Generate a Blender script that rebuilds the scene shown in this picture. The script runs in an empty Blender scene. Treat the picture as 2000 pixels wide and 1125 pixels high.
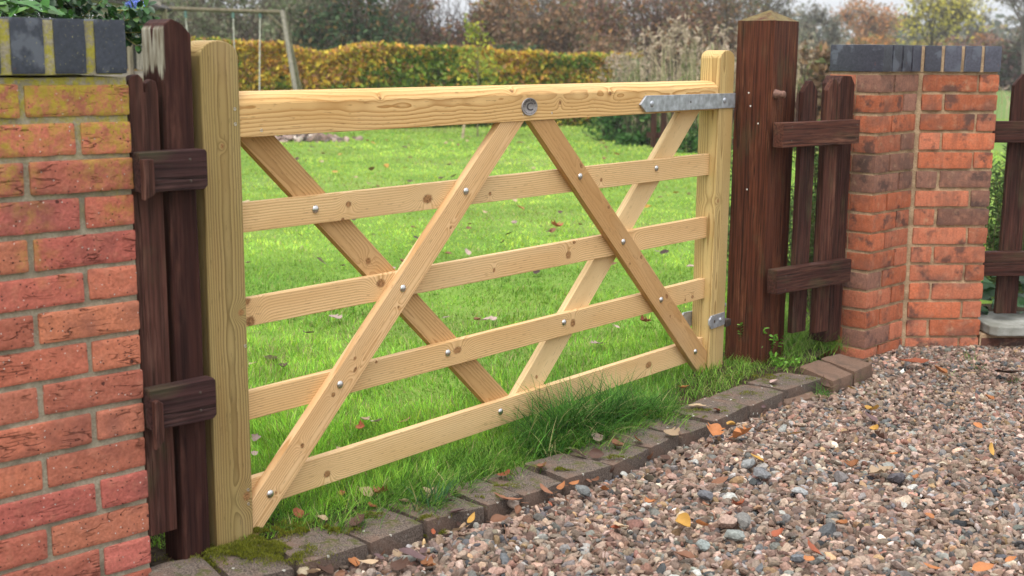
import bpy, bmesh, math, random
import numpy as np
from mathutils import Vector, Matrix, noise as mnoise
rng = np.random.default_rng(7); random.seed(7)
C = bpy.context.scene.collection
# ------------------------------------------------------------------ camera
SC = bpy.context.scene
F = 2440.0; H = 1.17; TH = math.radians(10.62); RO = math.radians(0.44)
fw = np.array([0, math.cos(TH), -math.sin(TH)]); rt0 = np.array([1.0, 0, 0]); up0 = np.cross(rt0, fw)
RT = math.cos(RO)*rt0 + math.sin(RO)*up0; UP = -math.sin(RO)*rt0 + math.cos(RO)*up0
cam = bpy.data.cameras.new('camera'); camo = bpy.data.objects.new('camera', cam); C.objects.link(camo)
cam.sensor_width = 36; cam.lens = F/2000*36; cam.clip_end = 3000; cam.clip_start = .05
M = Matrix.Identity(4)
for i in range(3): M[i][0] = RT[i]; M[i][1] = UP[i]; M[i][2] = -fw[i]
M[2][3] = H; camo.matrix_world = M
cam.dof.use_dof = True; cam.dof.focus_distance = 3.7; cam.dof.aperture_fstop = 4.8
SC.camera = camo
# ------------------------------------------------------------------ sky, sun, exposure
SUN_EL = math.radians(62); SUN_AZ = math.radians(205)      # compass angle of the sun, measured from +Y
W = bpy.data.worlds.new('World'); SC.world = W; W.use_nodes = True
nt = W.node_tree; nt.nodes.clear()
sky = nt.nodes.new('ShaderNodeTexSky'); sky.sky_type = 'NISHITA'; sky.sun_disc = False
sky.sun_elevation = SUN_EL; sky.sun_rotation = SUN_AZ; sky.air_density = 1.0; sky.dust_density = 4.0; sky.ozone_density = 1.0
hs = nt.nodes.new('ShaderNodeHueSaturation'); hs.inputs['Saturation'].default_value = .22
bg = nt.nodes.new('ShaderNodeBackground'); bg.inputs[1].default_value = .125
wo = nt.nodes.new('ShaderNodeOutputWorld')
veil = nt.nodes.new('ShaderNodeMix'); veil.data_type = 'RGBA'; veil.inputs[0].default_value = .75; veil.inputs[7].default_value = (6.6, 6.8, 7.1, 1)   # thin even cloud over the blue
tc = nt.nodes.new('ShaderNodeTexCoord'); sx = nt.nodes.new('ShaderNodeSeparateXYZ'); nt.links.new(tc.outputs['Generated'], sx.inputs[0])
gr = nt.nodes.new('ShaderNodeMapRange'); gr.inputs[1].default_value = 0; gr.inputs[2].default_value = .9; gr.inputs[3].default_value = 1; gr.inputs[4].default_value = 2.35   # an overcast sky is brightest overhead
nt.links.new(sx.outputs[2], gr.inputs[0]); vs_ = nt.nodes.new('ShaderNodeVectorMath'); vs_.operation = 'SCALE'; vs_.inputs[0].default_value = (7.2, 7.4, 7.7); nt.links.new(gr.outputs[0], vs_.inputs[3]); nt.links.new(vs_.outputs[0], veil.inputs[7])
nt.links.new(sky.outputs[0], hs.inputs['Color']); nt.links.new(hs.outputs[0], veil.inputs[6]); nt.links.new(veil.outputs[2], bg.inputs[0]); nt.links.new(bg.outputs[0], wo.inputs[0])
sl = bpy.data.lights.new('sun', 'SUN'); sl.energy = 2.3; sl.angle = math.radians(30); sl.color = (1, .965, .91)
so = bpy.data.objects.new('sun', sl); C.objects.link(so)
sd = Vector((math.sin(SUN_AZ)*math.cos(SUN_EL), math.cos(SUN_AZ)*math.cos(SUN_EL), math.sin(SUN_EL)))
so.rotation_euler = sd.to_track_quat('Z', 'Y').to_euler()
SC.view_settings.view_transform = 'Standard'; SC.view_settings.look = 'None'; SC.view_settings.gamma = 1
SC.view_settings.exposure = 0.2
SC.cycles.max_bounces = 6

# ------------------------------------------------------------------ helpers
def ray(px, py): return fw + RT*((px-1000)/F) + UP*((562.5-py)/F)
def onz(px, py, z):
    r = ray(px, py); t = (z-H)/r[2]; return np.array([0, 0, H]) + r*t
def dep(px, py, y):
    r = ray(px, py); return np.array([0, 0, H]) + r*(y/r[1])
def frame(o, ang):
    d = np.array([math.sin(ang), math.cos(ang), 0]); return np.array(o, float), d, np.array([-d[1], d[0], 0])
def tag(o, label=None, cat=None, group=None, kind=None):
    for k, v in (('label', label), ('category', cat), ('group', group), ('kind', kind)):
        if v: o[k] = v
    return o
def camscale(o, s):   # same look from the camera's place, but nearer or farther: used once the brick gauge fixed true distances
    cp = Vector((0, 0, H)); o.location = cp+(Vector(o.location)-cp)*s; o.scale = Vector(o.scale)*s
def thing(name, loc, rz, label, cat, group=None):
    o = bpy.data.objects.new(name, None); C.objects.link(o); o.location = loc; o.rotation_euler = (0, 0, rz)
    o.empty_display_size = .1
    return tag(o, label, cat, group)
def link(name, me, mat, parent=None, mtx=None):
    o = bpy.data.objects.new(name, me)
    if mat: me.materials.append(mat)
    C.objects.link(o)
    if parent: o.parent = parent
    if mtx is not None: o.matrix_local = mtx
    return o
def npmesh(name, V, Fc, cols=None, smooth=False):
    """V (n,3), Fc (m,k) all faces with k corners, cols (n,3) point colours"""
    V = np.ascontiguousarray(V, dtype=np.float32); Fc = np.ascontiguousarray(Fc, dtype=np.int32)
    me = bpy.data.meshes.new(name); k = Fc.shape[1]; m = len(Fc)
    me.vertices.add(len(V)); me.vertices.foreach_set('co', V.ravel())
    me.loops.add(m*k); me.loops.foreach_set('vertex_index', Fc.ravel())
    me.polygons.add(m); me.polygons.foreach_set('loop_start', np.arange(0, m*k, k, dtype=np.int32))
    me.polygons.foreach_set('loop_total', np.full(m, k, dtype=np.int32))
    me.polygons.foreach_set('use_smooth', np.full(m, smooth))
    if cols is not None:
        a = me.color_attributes.new('Col', 'FLOAT_COLOR', 'POINT')
        a.data.foreach_set('color', np.concatenate([cols, np.ones((len(cols), 1))], 1).astype(np.float32).ravel())
    me.update(calc_edges=True); me.validate()
    return me
# numpy value noise
_T = rng.random((32, 32, 32))
def vn(P):
    P = np.asarray(P); i = np.floor(P).astype(int); f = P - i; f = f*f*(3-2*f); i &= 31; j = (i+1) & 31
    def g(a, b, c): return _T[a, b, c]
    x0, y0, z0 = i[..., 0], i[..., 1], i[..., 2]; x1, y1, z1 = j[..., 0], j[..., 1], j[..., 2]; fx, fy, fz = f[..., 0], f[..., 1], f[..., 2]
    a = g(x0, y0, z0)*(1-fx)+g(x1, y0, z0)*fx; b = g(x0, y1, z0)*(1-fx)+g(x1, y1, z0)*fx
    c = g(x0, y0, z1)*(1-fx)+g(x1, y0, z1)*fx; d = g(x0, y1, z1)*(1-fx)+g(x1, y1, z1)*fx
    return (a*(1-fy)+b*fy)*(1-fz) + (c*(1-fy)+d*fy)*fz
def fbm(P, o=3):
    s = 0; a = .5; P = np.asarray(P, float)
    for k in range(o): s = s + a*vn(P*2**k+k*7.3); a /= 2
    return s/(1-.5**o) - .5

# ------------------------------------------------------------------ node materials
class NT:
    def __init__(s, name):
        s.m = bpy.data.materials.new(name); s.m.use_nodes = True; s.t = s.m.node_tree
        s.b = s.t.nodes['Principled BSDF']
    def n(s, typ, **kw):
        o = s.t.nodes.new('ShaderNode'+typ)
        for k, v in kw.items():
            if k.startswith('i_'): s.set(o.inputs[int(k[2:])], v)
            else: setattr(o, k, v)
        return o
    def set(s, inp, v):
        if hasattr(v, 'is_output') or isinstance(v, bpy.types.NodeSocket): s.t.links.new(v, inp)
        else:
            if inp.type == 'RGBA' and len(v) == 3: v = (*v, 1)
            inp.default_value = v
    def math(s, op, a, b=None, c=None, clamp=False):
        o = s.n('Math', operation=op, use_clamp=clamp); s.set(o.inputs[0], a)
        if b is not None: s.set(o.inputs[1], b)
        if c is not None: s.set(o.inputs[2], c)
        return o.outputs[0]
    def mix(s, f, a, b, mode='MIX'):
        o = s.n('Mix', data_type='RGBA', blend_type=mode); s.set(o.inputs[0], f); s.set(o.inputs[6], a); s.set(o.inputs[7], b); return o.outputs[2]
    def ramp(s, f, lo, hi, clamp=True):
        o = s.n('MapRange'); s.set(o.inputs[0], f); o.inputs[1].default_value = lo; o.inputs[2].default_value = hi; return o.outputs[0]
    def noise(s, vec, scale, detail=3, dist=0, rough=.55):
        o = s.n('TexNoise'); s.set(o.inputs['Vector'], vec); o.inputs['Scale'].default_value = scale
        o.inputs['Detail'].default_value = detail; o.inputs['Distortion'].default_value = dist; o.inputs['Roughness'].default_value = rough
        return o.outputs[0]
    def map(s, vec, scale=(1, 1, 1), loc=(0, 0, 0)):
        o = s.n('Mapping'); s.set(o.inputs[0], vec); o.inputs['Scale'].default_value = scale; o.inputs['Location'].default_value = loc; return o.outputs[0]
    def obj(s): return s.n('TexCoord').outputs['Object']
    def sep(s, v): o = s.n('SeparateXYZ'); s.set(o.inputs[0], v); return o.outputs
    def bump(s, h, strength=.3, dist=.002):
        o = s.n('Bump'); s.set(o.inputs['Height'], h); o.inputs['Strength'].default_value = strength; o.inputs['Distance'].default_value = dist
        s.t.links.new(o.outputs[0], s.b.inputs['Normal']); return o
    def done(s, col, rough=.7, spec=.3):
        s.set(s.b.inputs['Base Color'], col); s.set(s.b.inputs['Roughness'], rough)
        s.b.inputs['Specular IOR Level'].default_value = spec; return s.m
def pine(name, early, late, cx=0.0, cy=.03, pitch=.0065, wav=.02, knots=(), seed=0, green=0, rough=.62, contrast=1.0):
    """board timber: growth rings round an axis lying near the board, knots [(x,z,r)] that bend them"""
    s = NT(name); P = s.obj(); o = s.sep(P)
    lx = s.noise(s.map(P, (1.6, 3, 3), (seed*3.1, seed, 0)), 1, 2); lx2 = s.noise(s.map(P, (5.5, 9, 9), (seed*1.7, 3+seed, 5)), 1, 2)
    z = s.math('ADD', o[2], s.math('MULTIPLY_ADD', lx, wav*2, -wav-cx)); y = s.math('ADD', o[1], s.math('MULTIPLY_ADD', lx2, wav*1.6, cy-wav*.8))
    r = s.math('SQRT', s.math('ADD', s.math('MULTIPLY', z, z), s.math('MULTIPLY', y, y)))
    kc = None
    kseed = 0
    for (kx, kz, kr) in knots:
        kseed += 1; dx = s.math('MULTIPLY', s.math('SUBTRACT', o[0], kx), .62+.5*((kseed*37+seed*11) % 10)/10); dz = s.math('SUBTRACT', o[2], kz)
        d2 = s.math('ADD', s.math('MULTIPLY', dx, dx), s.math('MULTIPLY', dz, dz))
        r = s.math('ADD', r, s.math('MULTIPLY', s.math('EXPONENT', s.math('MULTIPLY', d2, -1/(2.6*kr)**2)), 3.2*kr))
        jag = s.math('MULTIPLY', s.noise(P, 160, 2), .5)
        k = s.math('SUBTRACT', 1.25, s.math('DIVIDE', s.math('SQRT', d2), kr)); k = s.math('ADD', k, s.math('SUBTRACT', jag, .25))
        k = s.ramp(k, 0, .45); kc = k if kc is None else s.math('MAXIMUM', kc, k)
    ph = s.math('FRACT', s.math('DIVIDE', r, pitch))
    ring = s.math('POWER', ph, 2.2); ring = s.math('SUBTRACT', ring, s.ramp(ph, .93, 1.0))
    ring = s.math('MAXIMUM', ring, 0)
    fine = s.noise(s.map(P, (6, 260, 260)), 1, 3); big = s.noise(s.map(P, (2.2, 14, 14), (seed, 0, 0)), 1, 3)
    f = s.math('MULTIPLY', ring, 1.05*contrast); f = s.math('ADD', f, s.math('MULTIPLY_ADD', fine, .3, -.13), clamp=True)
    col = s.mix(f, early, late)
    col = s.mix(s.math('MULTIPLY', s.ramp(big, .42, .7), .5), col, (early[0]*.72, early[1]*.62, early[2]*.5))
    pat = s.noise(s.map(P, (1.3, 5, 5), (seed*5, 2, 7)), 1, 3); col = s.mix(s.math('MULTIPLY', s.ramp(pat, .5, .7), .35), col, (.62, .46, .27))
    sp = s.noise(s.map(P, (30, 300, 300)), 1, 2); col = s.mix(s.math('MULTIPLY', s.ramp(sp, .64, .70), .5), col, tuple(c*.45 for c in late))
    if green: col = s.mix(s.math('MULTIPLY', s.ramp(s.noise(s.map(P, (3, 20, 20), (9, seed, 1)), 1, 2), .35, .7), green), col, (.30, .26, .10))
    if kc is not None:
        kn = s.mix(s.ramp(s.noise(P, 240, 2), .35, .65), (.15, .065, .025), (.42, .22, .09))
        col = s.mix(s.math('MULTIPLY', kc, .95), col, kn)
    s.bump(s.math('SUBTRACT', s.math('MULTIPLY', fine, .5), s.math('MULTIPLY', ring, .4)), .25, .0008)
    return s.done(col, rough, .16)
def stained(name, col=(.062, .024, .017), worn=(.16, .085, .06), amt=.35, pale=None, seed=0, moss=0):
    s = NT(name); P = s.obj()
    g = s.noise(s.map(P, (4, 120, 120), (seed, 0, seed)), 1, 4); b = s.noise(s.map(P, (2.5, 22, 22), (seed*2, 1, 0)), 1, 3); sp = s.noise(s.map(P, (14, 160, 160)), 1, 4)
    c = s.mix(s.ramp(g, .35, .65), tuple(x*.45 for x in col), tuple(x*1.5 for x in col))
    c = s.mix(s.math('MULTIPLY', s.math('MULTIPLY', s.ramp(b, .45, .72), s.ramp(sp, .4, .7)), amt*2, clamp=True), c, worn)
    if pale:   # bare weathered patch near one end: (x from, x to, colour)
        o = s.sep(P); m = s.math('MULTIPLY_ADD', s.noise(s.map(P, (12, 90, 90)), 1, 3), .14, o[0])
        c = s.mix(s.math('MULTIPLY', s.ramp(m, pale[0], pale[0]+.02), s.ramp(o[pale[2]], pale[3], pale[4])), c, pale[1])
    alg = s.math('MULTIPLY', s.ramp(s.noise(s.map(P, (5, 12, 12), (3, seed, 6)), 1, 4), .56, .72), .35); c = s.mix(alg, c, (.085, .085, .04))
    ck = s.noise(s.map(P, (1.2, 70, 70), (seed, 4, 2)), 1, 2, rough=.4); crack = s.math('SUBTRACT', 1, s.ramp(s.math('ABSOLUTE', s.math('SUBTRACT', ck, .5)), 0, .02))
    crack = s.math('MULTIPLY', crack, s.ramp(b, .42, .55))
    c = s.mix(s.math('MULTIPLY', crack, .85), c, (.008, .004, .003))
    if moss: 
        geo = s.n('NewGeometry'); nz = s.sep(geo.outputs['Normal'])[2]
        c = s.mix(s.math('MULTIPLY', s.math('MULTIPLY', s.ramp(nz, .3, .6), s.ramp(s.noise(P, 28, 4), .3, .55)), moss), c, (.17, .135, .05))
    s.bump(s.math('SUBTRACT', g, crack), .9, .0025)
    return s.done(c, s.math('MULTIPLY_ADD', b, .3, .55), .16)

# timber solids ------------------------------------------------------
def solid(name, poly, n0, n1, x0, x1, mat, parent, bevel=.002, twist=0, rough=0):
    """prism of the outline poly [(u,z)..] in the parent's X-Z plane, from n0 to n1 along its Y; x0->x1 sets the grain axis"""
    a = Vector((x0[0], 0, x0[1])); b = Vector((x1[0], 0, x1[1])); ax = (b-a).normalized(); nz = Vector((-ax.z, 0, ax.x)); ny = Vector((0, 1, 0))
    if nz.cross(ax).y < 0: nz = -nz
    mid = (a+b)/2 + Vector((0, (n0+n1)/2, 0))
    R = Matrix((ax, nz.cross(ax), nz)).transposed().to_4x4(); R.translation = mid; Ri = R.inverted()
    bm = bmesh.new(); lo = [bm.verts.new(Ri @ Vector((u, n0, z))) for u, z in poly]; hi = [bm.verts.new(Ri @ Vector((u, n1, z))) for u, z in poly]
    bm.faces.new(lo[::-1]); bm.faces.new(hi); k = len(poly)
    for i in range(k): bm.faces.new((lo[i], lo[(i+1) % k], hi[(i+1) % k], hi[i]))
    bmesh.ops.recalc_face_normals(bm, faces=bm.faces)
    if bevel: bmesh.ops.bevel(bm, geom=[e for e in bm.edges if e.calc_face_angle(0) > .5], offset=bevel, segments=2, affect='EDGES', profile=.6)
    if rough:
        bmesh.ops.triangulate(bm, faces=[f for f in bm.faces if len(f.verts) > 4])
        L = (b-a).length; 
        for kx in range(1, 12): bmesh.ops.bisect_plane(bm, geom=bm.verts[:]+bm.edges[:]+bm.faces[:], plane_co=(L*(kx/12-.5), 0, 0), plane_no=(1, 0, 0))
        for v in bm.verts: v.co += rough*(mnoise.noise_vector(v.co*9+Vector((mid.x*7, mid.z*3, n0*40))))
    me = bpy.data.meshes.new(name); bm.to_mesh(me); bm.free()
    return link(name, me, mat, parent, R)
def box2(name, u0, u1, z0, z1, n0, n1, mat, parent, vert=False, **k):
    p = [(u0, z0), (u1, z0), (u1, z1), (u0, z1)]; m = (u0+u1)/2; h = (z0+z1)/2
    return solid(name, p, n0, n1, *(((m, z0), (m, z1)) if vert else ((u0, h), (u1, h))), mat, parent, **k)
def section(name, sec, x0, x1, mat, parent, bevel=.002, dz=0):
    """bar of cross-section sec [(n,z)..] running along the parent's X"""
    zc = sum(p[1] for p in sec)/len(sec); bm = bmesh.new(); L = (x1-x0)/2; yc = sum(p[0] for p in sec)/len(sec)
    a = [bm.verts.new((-L, y-yc, z-zc)) for y, z in sec]; b = [bm.verts.new((L, y-yc, z-zc+dz)) for y, z in sec]; k = len(sec)
    bm.faces.new(a); bm.faces.new(b[::-1])
    for i in range(k): bm.faces.new((a[i], b[i], b[(i+1) % k], a[(i+1) % k]))
    bmesh.ops.recalc_face_normals(bm, faces=bm.faces)
    if bevel: bmesh.ops.bevel(bm, geom=[e for e in bm.edges if e.calc_face_angle(0) > .3], offset=bevel, segments=2, affect='EDGES')
    me = bpy.data.meshes.new(name); bm.to_mesh(me); bm.free()
    return link(name, me, mat, parent, Matrix.Translation(((x0+x1)/2, yc, zc)))
def lathe(name, prof, mat, parent, mtx, seg=20, squash=1):
    """profile [(r,h)..] turned round the local Z axis"""
    V = []; Fc = []
    for r, h in prof:
        for i in range(seg): a = 2*math.pi*i/seg; V.append((r*math.cos(a), r*math.sin(a)*squash, h))
    for j in range(len(prof)-1):
        for i in range(seg): Fc.append((j*seg+i, j*seg+(i+1) % seg, (j+1)*seg+(i+1) % seg, (j+1)*seg+i))
    me = npmesh(name, np.array(V), np.array(Fc), smooth=True)
    return link(name, me, mat, parent, mtx)
def tubes(paths, seg=6):
    """paths: list of (points (k,3), radii (k)) -> V,F"""
    Vs = []; Fs = []; base = 0
    an = np.arange(seg)*2*np.pi/seg; ca, sa = np.cos(an), np.sin(an)
    for P, R in paths:
        P = np.asarray(P, float); k = len(P); T = np.gradient(P, axis=0); T /= np.linalg.norm(T, axis=1)[:, None]+1e-9
        ref = np.array([.13, .21, 1.0]) if abs(T[0, 2]) < .9 else np.array([1.0, .2, .1])
        A = np.cross(T, ref); A /= np.linalg.norm(A, axis=1)[:, None]+1e-9; B = np.cross(T, A)
        R = np.broadcast_to(np.asarray(R, float), (k,))
        ring = P[:, None] + R[:, None, None]*(ca[None, :, None]*A[:, None] + sa[None, :, None]*B[:, None])
        Vs.append(ring.reshape(-1, 3)); i = np.arange(seg); j = (i+1) % seg
        for q in range(k-1): Fs.append(np.stack([base+q*seg+i, base+q*seg+j, base+(q+1)*seg+j, base+(q+1)*seg+i], 1))
        base += k*seg
    return np.concatenate(Vs), np.concatenate(Fs)
def y_axis_mtx(u, n, z):  # local Z of the part looks towards the viewer (-Y of the frame)
    return Matrix.Translation((u, n, z)) @ Matrix.Rotation(math.radians(90), 4, 'X')

# ------------------------------------------------------------------ plain materials
def metal(name, col=(.55, .55, .55), rough=.35, spots=.25, scale=60, metallic=1.0):
    s = NT(name); P = s.obj(); a = s.noise(P, scale, 4); b = s.noise(s.map(P, (1, 1, 4)), scale*4, 2)
    c = s.mix(s.math('MULTIPLY', s.ramp(a, .35, .7), 1.0), tuple(x*(1-spots) for x in col), tuple(min(1, x*(1+spots*.6)) for x in col))
    s.b.inputs['Metallic'].default_value = metallic; s.bump(b, .08, .0005)
    return s.done(c, s.math('MULTIPLY_ADD', a, .3, rough-.1), .5)
M_galv = metal('galvanised_steel', (.50, .52, .56), .45, .3, 45, .75)
M_bolt = metal('bolt_steel', (.62, .6, .58), .25, .1)
M_dark = metal('rusty_dark_iron', (.10, .07, .055), .6, .5, 80, .3)
def vcol(name, rough=.7, spec=.25, nz=0, nscale=40, sub=0, bump=0, amt=.35):
    s = NT(name); a = s.n('Attribute', attribute_name='Col').outputs[0]; c = a
    if nz: 
        P = s.obj(); f = s.noise(P, nscale, 3); c = s.mix(s.math('MULTIPLY', s.ramp(f, .3, .7), amt), a, (0, 0, 0), 'MIX') if nz == 1 else s.mix(1, a, s.mix(s.ramp(f, .3, .7), (1-amt,)*3, (1+amt,)*3), 'MULTIPLY')
        if bump: s.bump(f, bump, .002)
    m = s.done(c, rough, spec)
    if sub:
        t = s.n('BsdfTranslucent'); s.set(t.inputs[0], c); mx = s.n('MixShader'); mx.inputs[0].default_value = sub
        s.t.links.new(s.b.outputs[0], mx.inputs[1]); s.t.links.new(t.outputs[0], mx.inputs[2]); s.t.links.new(mx.outputs[0], s.t.nodes['Material Output'].inputs[0])
    return m
M_grass = vcol('grass_blades', .6, .14, sub=.35)
M_foliage = vcol('foliage', .65, .15, sub=.3)
M_stone = vcol('gravel_stone', .85, .15, nz=2, nscale=170, bump=.35, amt=.3)
M_bark = vcol('bark', .9, .1, nz=2, nscale=30, bump=.5)
M_leaf = vcol('dead_leaf', .6, .3, nz=2, nscale=90, sub=.12, amt=.3)

# ================================================================== SETTING
s = NT('field_grass'); P = s.obj(); n1 = s.noise(P, .05, 4); n2 = s.noise(P, 1.5, 4)
M_field = s.done(s.mix(s.ramp(n1, .35, .65), (.10, .17, .035), s.mix(s.ramp(n2, .3, .7), (.13, .20, .05), (.16, .19, .07))), .9, .1)
s = NT('lawn_turf'); P = s.obj(); n1 = s.noise(P, 1.1, 4); n2 = s.noise(P, 45, 4); n3 = s.noise(P, .35, 3)
c = s.mix(s.ramp(n2, .3, .7), (.075, .15, .02), (.17, .28, .045)); c = s.mix(s.math('MULTIPLY', s.ramp(n1, .4, .7), .7), c, (.22, .34, .06)); c = s.mix(s.math('MULTIPLY', s.ramp(n3, .5, .7), .4), c, (.29, .29, .12))
s.bump(n2, 1, .02); M_lawn = s.done(c, .9, .1)
s = NT('gravel_bed'); P = s.obj(); n1 = s.noise(P, 60, 4); s.bump(n1, 1, .01)
M_bed = s.done(s.mix(s.ramp(n1, .35, .65), (.05, .036, .026), (.17, .12, .09)), .95, .1)
s = NT('soil'); P = s.obj(); n1 = s.noise(P, 35, 5); s.bump(n1, 1, .015)
M_soil = s.done(s.mix(s.ramp(n1, .35, .65), (.022, .015, .009), (.07, .05, .028)), .95, .1)
def sheet(name, pts, z, mat, label=None):
    bm = bmesh.new(); bm.faces.new([bm.verts.new((x, y, z)) for x, y in pts]); bmesh.ops.recalc_face_normals(bm, faces=bm.faces)
    if bm.faces[:][0].normal.z < 0: bmesh.ops.reverse_faces(bm, faces=bm.faces)
    me = bpy.data.meshes.new(name); bm.to_mesh(me); bm.free(); return tag(link(name, me, mat), kind='structure')
sheet('ground', [(-900, -50), (900, -50), (900, 1500), (-900, 1500)], -.035, M_field)
KERB = [(340, 1160), (450, 1128), (583, 1102), (722, 1058), (832, 1020), (951, 987), (1021, 961), (1105, 935), (1198, 905), (1272, 872), (1330, 846), (1395, 821), (1466, 789), (1535, 761), (1613, 736)]
KF = np.array([onz(x, y, .05)[:2] for x, y in KERB])
kd = np.gradient(KF, axis=0); kd /= np.linalg.norm(kd, axis=1)[:, None]; KN = np.stack([-kd[:, 1], kd[:, 0]], 1)
# lawn slab: everything behind the kerb line
lawn_pts = [(-12, -6), (-1.4, 1.7)] + [tuple(KF[i]+KN[i]*.12) for i in range(len(KF))] + [(1.12, 4.60), (1.45, 5.12), (6, 5.55), (40, 8), (60, 24), (-40, 24), (-40, -6)]
sheet('lawn', lawn_pts, .025, M_lawn)
sheet('driveway', [(-2.2, .3)] + [tuple(KF[i]+KN[i]*.14) for i in range(len(KF))] + [(1.12, 4.62), (1.45, 5.14), (8, 5.6), (8, .3)], -.004, M_bed)
sheet('flower_bed', [(-1.6, 1.9)] + [tuple(KF[i]+KN[i]*.10) for i in range(5)] + [(-.05, 3.32), (-.5, 3.1), (-1.2, 3.4), (-2.5, 2.6)], .0295, M_soil)
sheet('verge', [tuple(KF[i]+KN[i]*.10) for i in range(9, len(KF))] + [(1.14, 4.62), (1.45, 5.16), (2.6, 5.25), (2.9, 5.9), (1.3, 5.6), (.75, 4.62), (.5, 4.1)], .0295, M_soil)

# distant hill line, gentle
xs = np.linspace(-500, 500, 90); V = []; 
for j, (y, hh) in enumerate([(330, -1), (420, 1.5), (560, 3.2), (760, 5), (900, 1)]):
    for x in xs: V.append((x*(1+y/900), y, hh + 2*float(fbm(np.array([x*.01, j*.7, 3.3]), 2))*(j > 0)))
Fc = [(j*90+i, j*90+i+1, (j+1)*90+i+1, (j+1)*90+i) for j in range(4) for i in range(89)]
tag(link('hills', npmesh('hills', np.array(V), np.array(Fc), smooth=True), M_field), kind='structure')

hz = NT('haze'); hz.t.nodes.clear(); pv = hz.t.nodes.new('ShaderNodeVolumePrincipled'); pv.inputs['Density'].default_value = .0013; pv.inputs['Color'].default_value = (.93, .955, 1, 1); pv.inputs['Anisotropy'].default_value = .2
mo = hz.t.nodes.new('ShaderNodeOutputMaterial'); hz.t.links.new(pv.outputs[0], mo.inputs['Volume'])
bm = bmesh.new(); bmesh.ops.create_cube(bm, size=1); me = bpy.data.meshes.new('haze'); bm.to_mesh(me); bm.free(); me.transform(Matrix.Translation((0, 725, 4.0)) @ Matrix.Diagonal((1900, 1650, 10.2, 1)))
hzo = tag(link('haze', me, hz.m), 'thin pale autumn mist over the garden and fields', 'haze', kind='stuff')

# ================================================================== THE GATE  (frame: X along the gate, Y away from the viewer, Z up)
GO = np.array([-.608, 2.802, 0]); GD = np.array([.6265, .7794, 0]); GD /= np.linalg.norm(GD); GN = np.array([-GD[1], GD[0], 0])
GA = math.atan2(GD[1], GD[0])
def gw(u, n, z=0): return GO + GD*u + GN*n + np.array([0, 0, z])
gate = thing('field_gate', GO, GA, 'new pale timber five bar gate with diagonal braces, closed between the brown posts', 'gate')
E1, L1 = (.66, .41, .17), (.36, .185, .055)
def arch(u0, u1, z0, z1, rise, k=12):
    c = (u0+u1)/2; w = (u1-u0)/2
    return [(u0, z0), (u1, z0)] + [(c+w*math.cos(math.pi*i/k*.96+.02*math.pi), z1+rise*math.sin(math.pi*i/k*.96+.02*math.pi)) for i in range(k+1)]
m = pine('pine_stile_greenish', (.40, .285, .12), (.17, .105, .04), cx=-.006, cy=.012, pitch=.0056, wav=.007, knots=[(-.02, -.037, .008), (-.46, -.036, .010), (.36, .0, .004)], seed=2, green=.25, contrast=1.35)
solid('shutting_stile', arch(-.104, 0, .01, 1.158, .036), 0, .075, (-.052, .01), (-.052, 1.2), m, gate, .003)
m = pine('pine_stile_yellow', (.62, .44, .19), (.34, .21, .08), cx=.02, cy=.016, pitch=.0062, wav=.009, knots=[(.05, .03, .006)], seed=5, green=.2, contrast=1.25)
solid('hanging_stile', arch(2.130, 2.232, .01, 1.158, .03), .0, .080, (2.18, .01), (2.18, 1.2), m, gate, .003)
m = pine('pine_top_rail', (.74, .48, .21), (.40, .20, .06), cx=-.004, cy=.020, pitch=.0095, wav=.026, knots=[(.39, .004, .006), (.13, -.018, .0065), (-.62, .012, .004), (-.09, .02, .005)], seed=3, contrast=1.2)
section('top_rail', [(.003, .981), (.003, 1.056), (.012, 1.070), (.028, 1.079), (.05, 1.082), (.074, 1.079), (.074, .981)], 0, 2.129, m, gate, .0015)
def rail(zl0, zl1, zr0, zr1, mat, name='rail'):
    return solid(name, [(-.001, zl0), (2.129, zr0), (2.129, zr1), (-.001, zl1)], .030, .052, (0, (zl0+zl1)/2), (2.13, (zr0+zr1)/2), mat, gate, .0018)
rail(.762, .830, .748, .824, pine('pine_rail_first', (.80, .55, .29), (.50, .29, .11), cx=.062, cy=.03, pitch=.0060, wav=.008, contrast=1.25, knots=[(-.71, .004, .0075), (-.42, -.006, .012), (-.16, -.012, .006), (.39, -.01, .006), (-.73, -.032, .004)], seed=7), )
rail(.541, .607, .521, .597, pine('pine_rail_second', (.80, .54, .28), (.50, .28, .11), cx=-.058, cy=.03, pitch=.0064, wav=.009, contrast=1.25, knots=[(-1.04, .03, .012), (-1.03, -.022, .012), (-.60, .012, .011), (-.14, -.01, .006), (.22, -.006, .012), (.57, -.012, .012), (.25, .03, .005)], seed=11))
rail(.316, .384, .297, .371, pine('pine_rail_third', (.78, .52, .26), (.48, .27, .10), cx=-.065, cy=.03, pitch=.0060, wav=.008, contrast=1.25, knots=[(-.30, .006, .010), (.25, -.002, .012), (-.62, .03, .004), (.98, -.02, .006), (.93, -.024, .005)], seed=13))
rail(.094, .171, .074, .151, pine('pine_rail_bottom', (.81, .56, .30), (.52, .30, .12), cx=.060, cy=.03, pitch=.0056, wav=.009, contrast=1.2, knots=[(-.80, -.012, .009), (.70, .0, .012)], seed=17))
def brace(pts, a, b, n0, n1, mat): return solid('brace', pts, n0, n1, a, b, mat, gate, .0018)
brace([(.0, .016), (.0, .121), (.925, .981), (1.032, .981)], (-.02, .05), (.98, .981), .008, .030,
      pine('pine_front_brace', (.80, .53, .28), (.48, .24, .08), cx=-.016, cy=.004, pitch=.0062, wav=.010, knots=[(-.28, .006, .006), (-.17, .012, .0045), (-.19, -.01, .005), (-.43, .0, .006), (.02, -.018, .0035), (.30, -.02, .0035), (-.56, -.012, .004)], seed=19))
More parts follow.
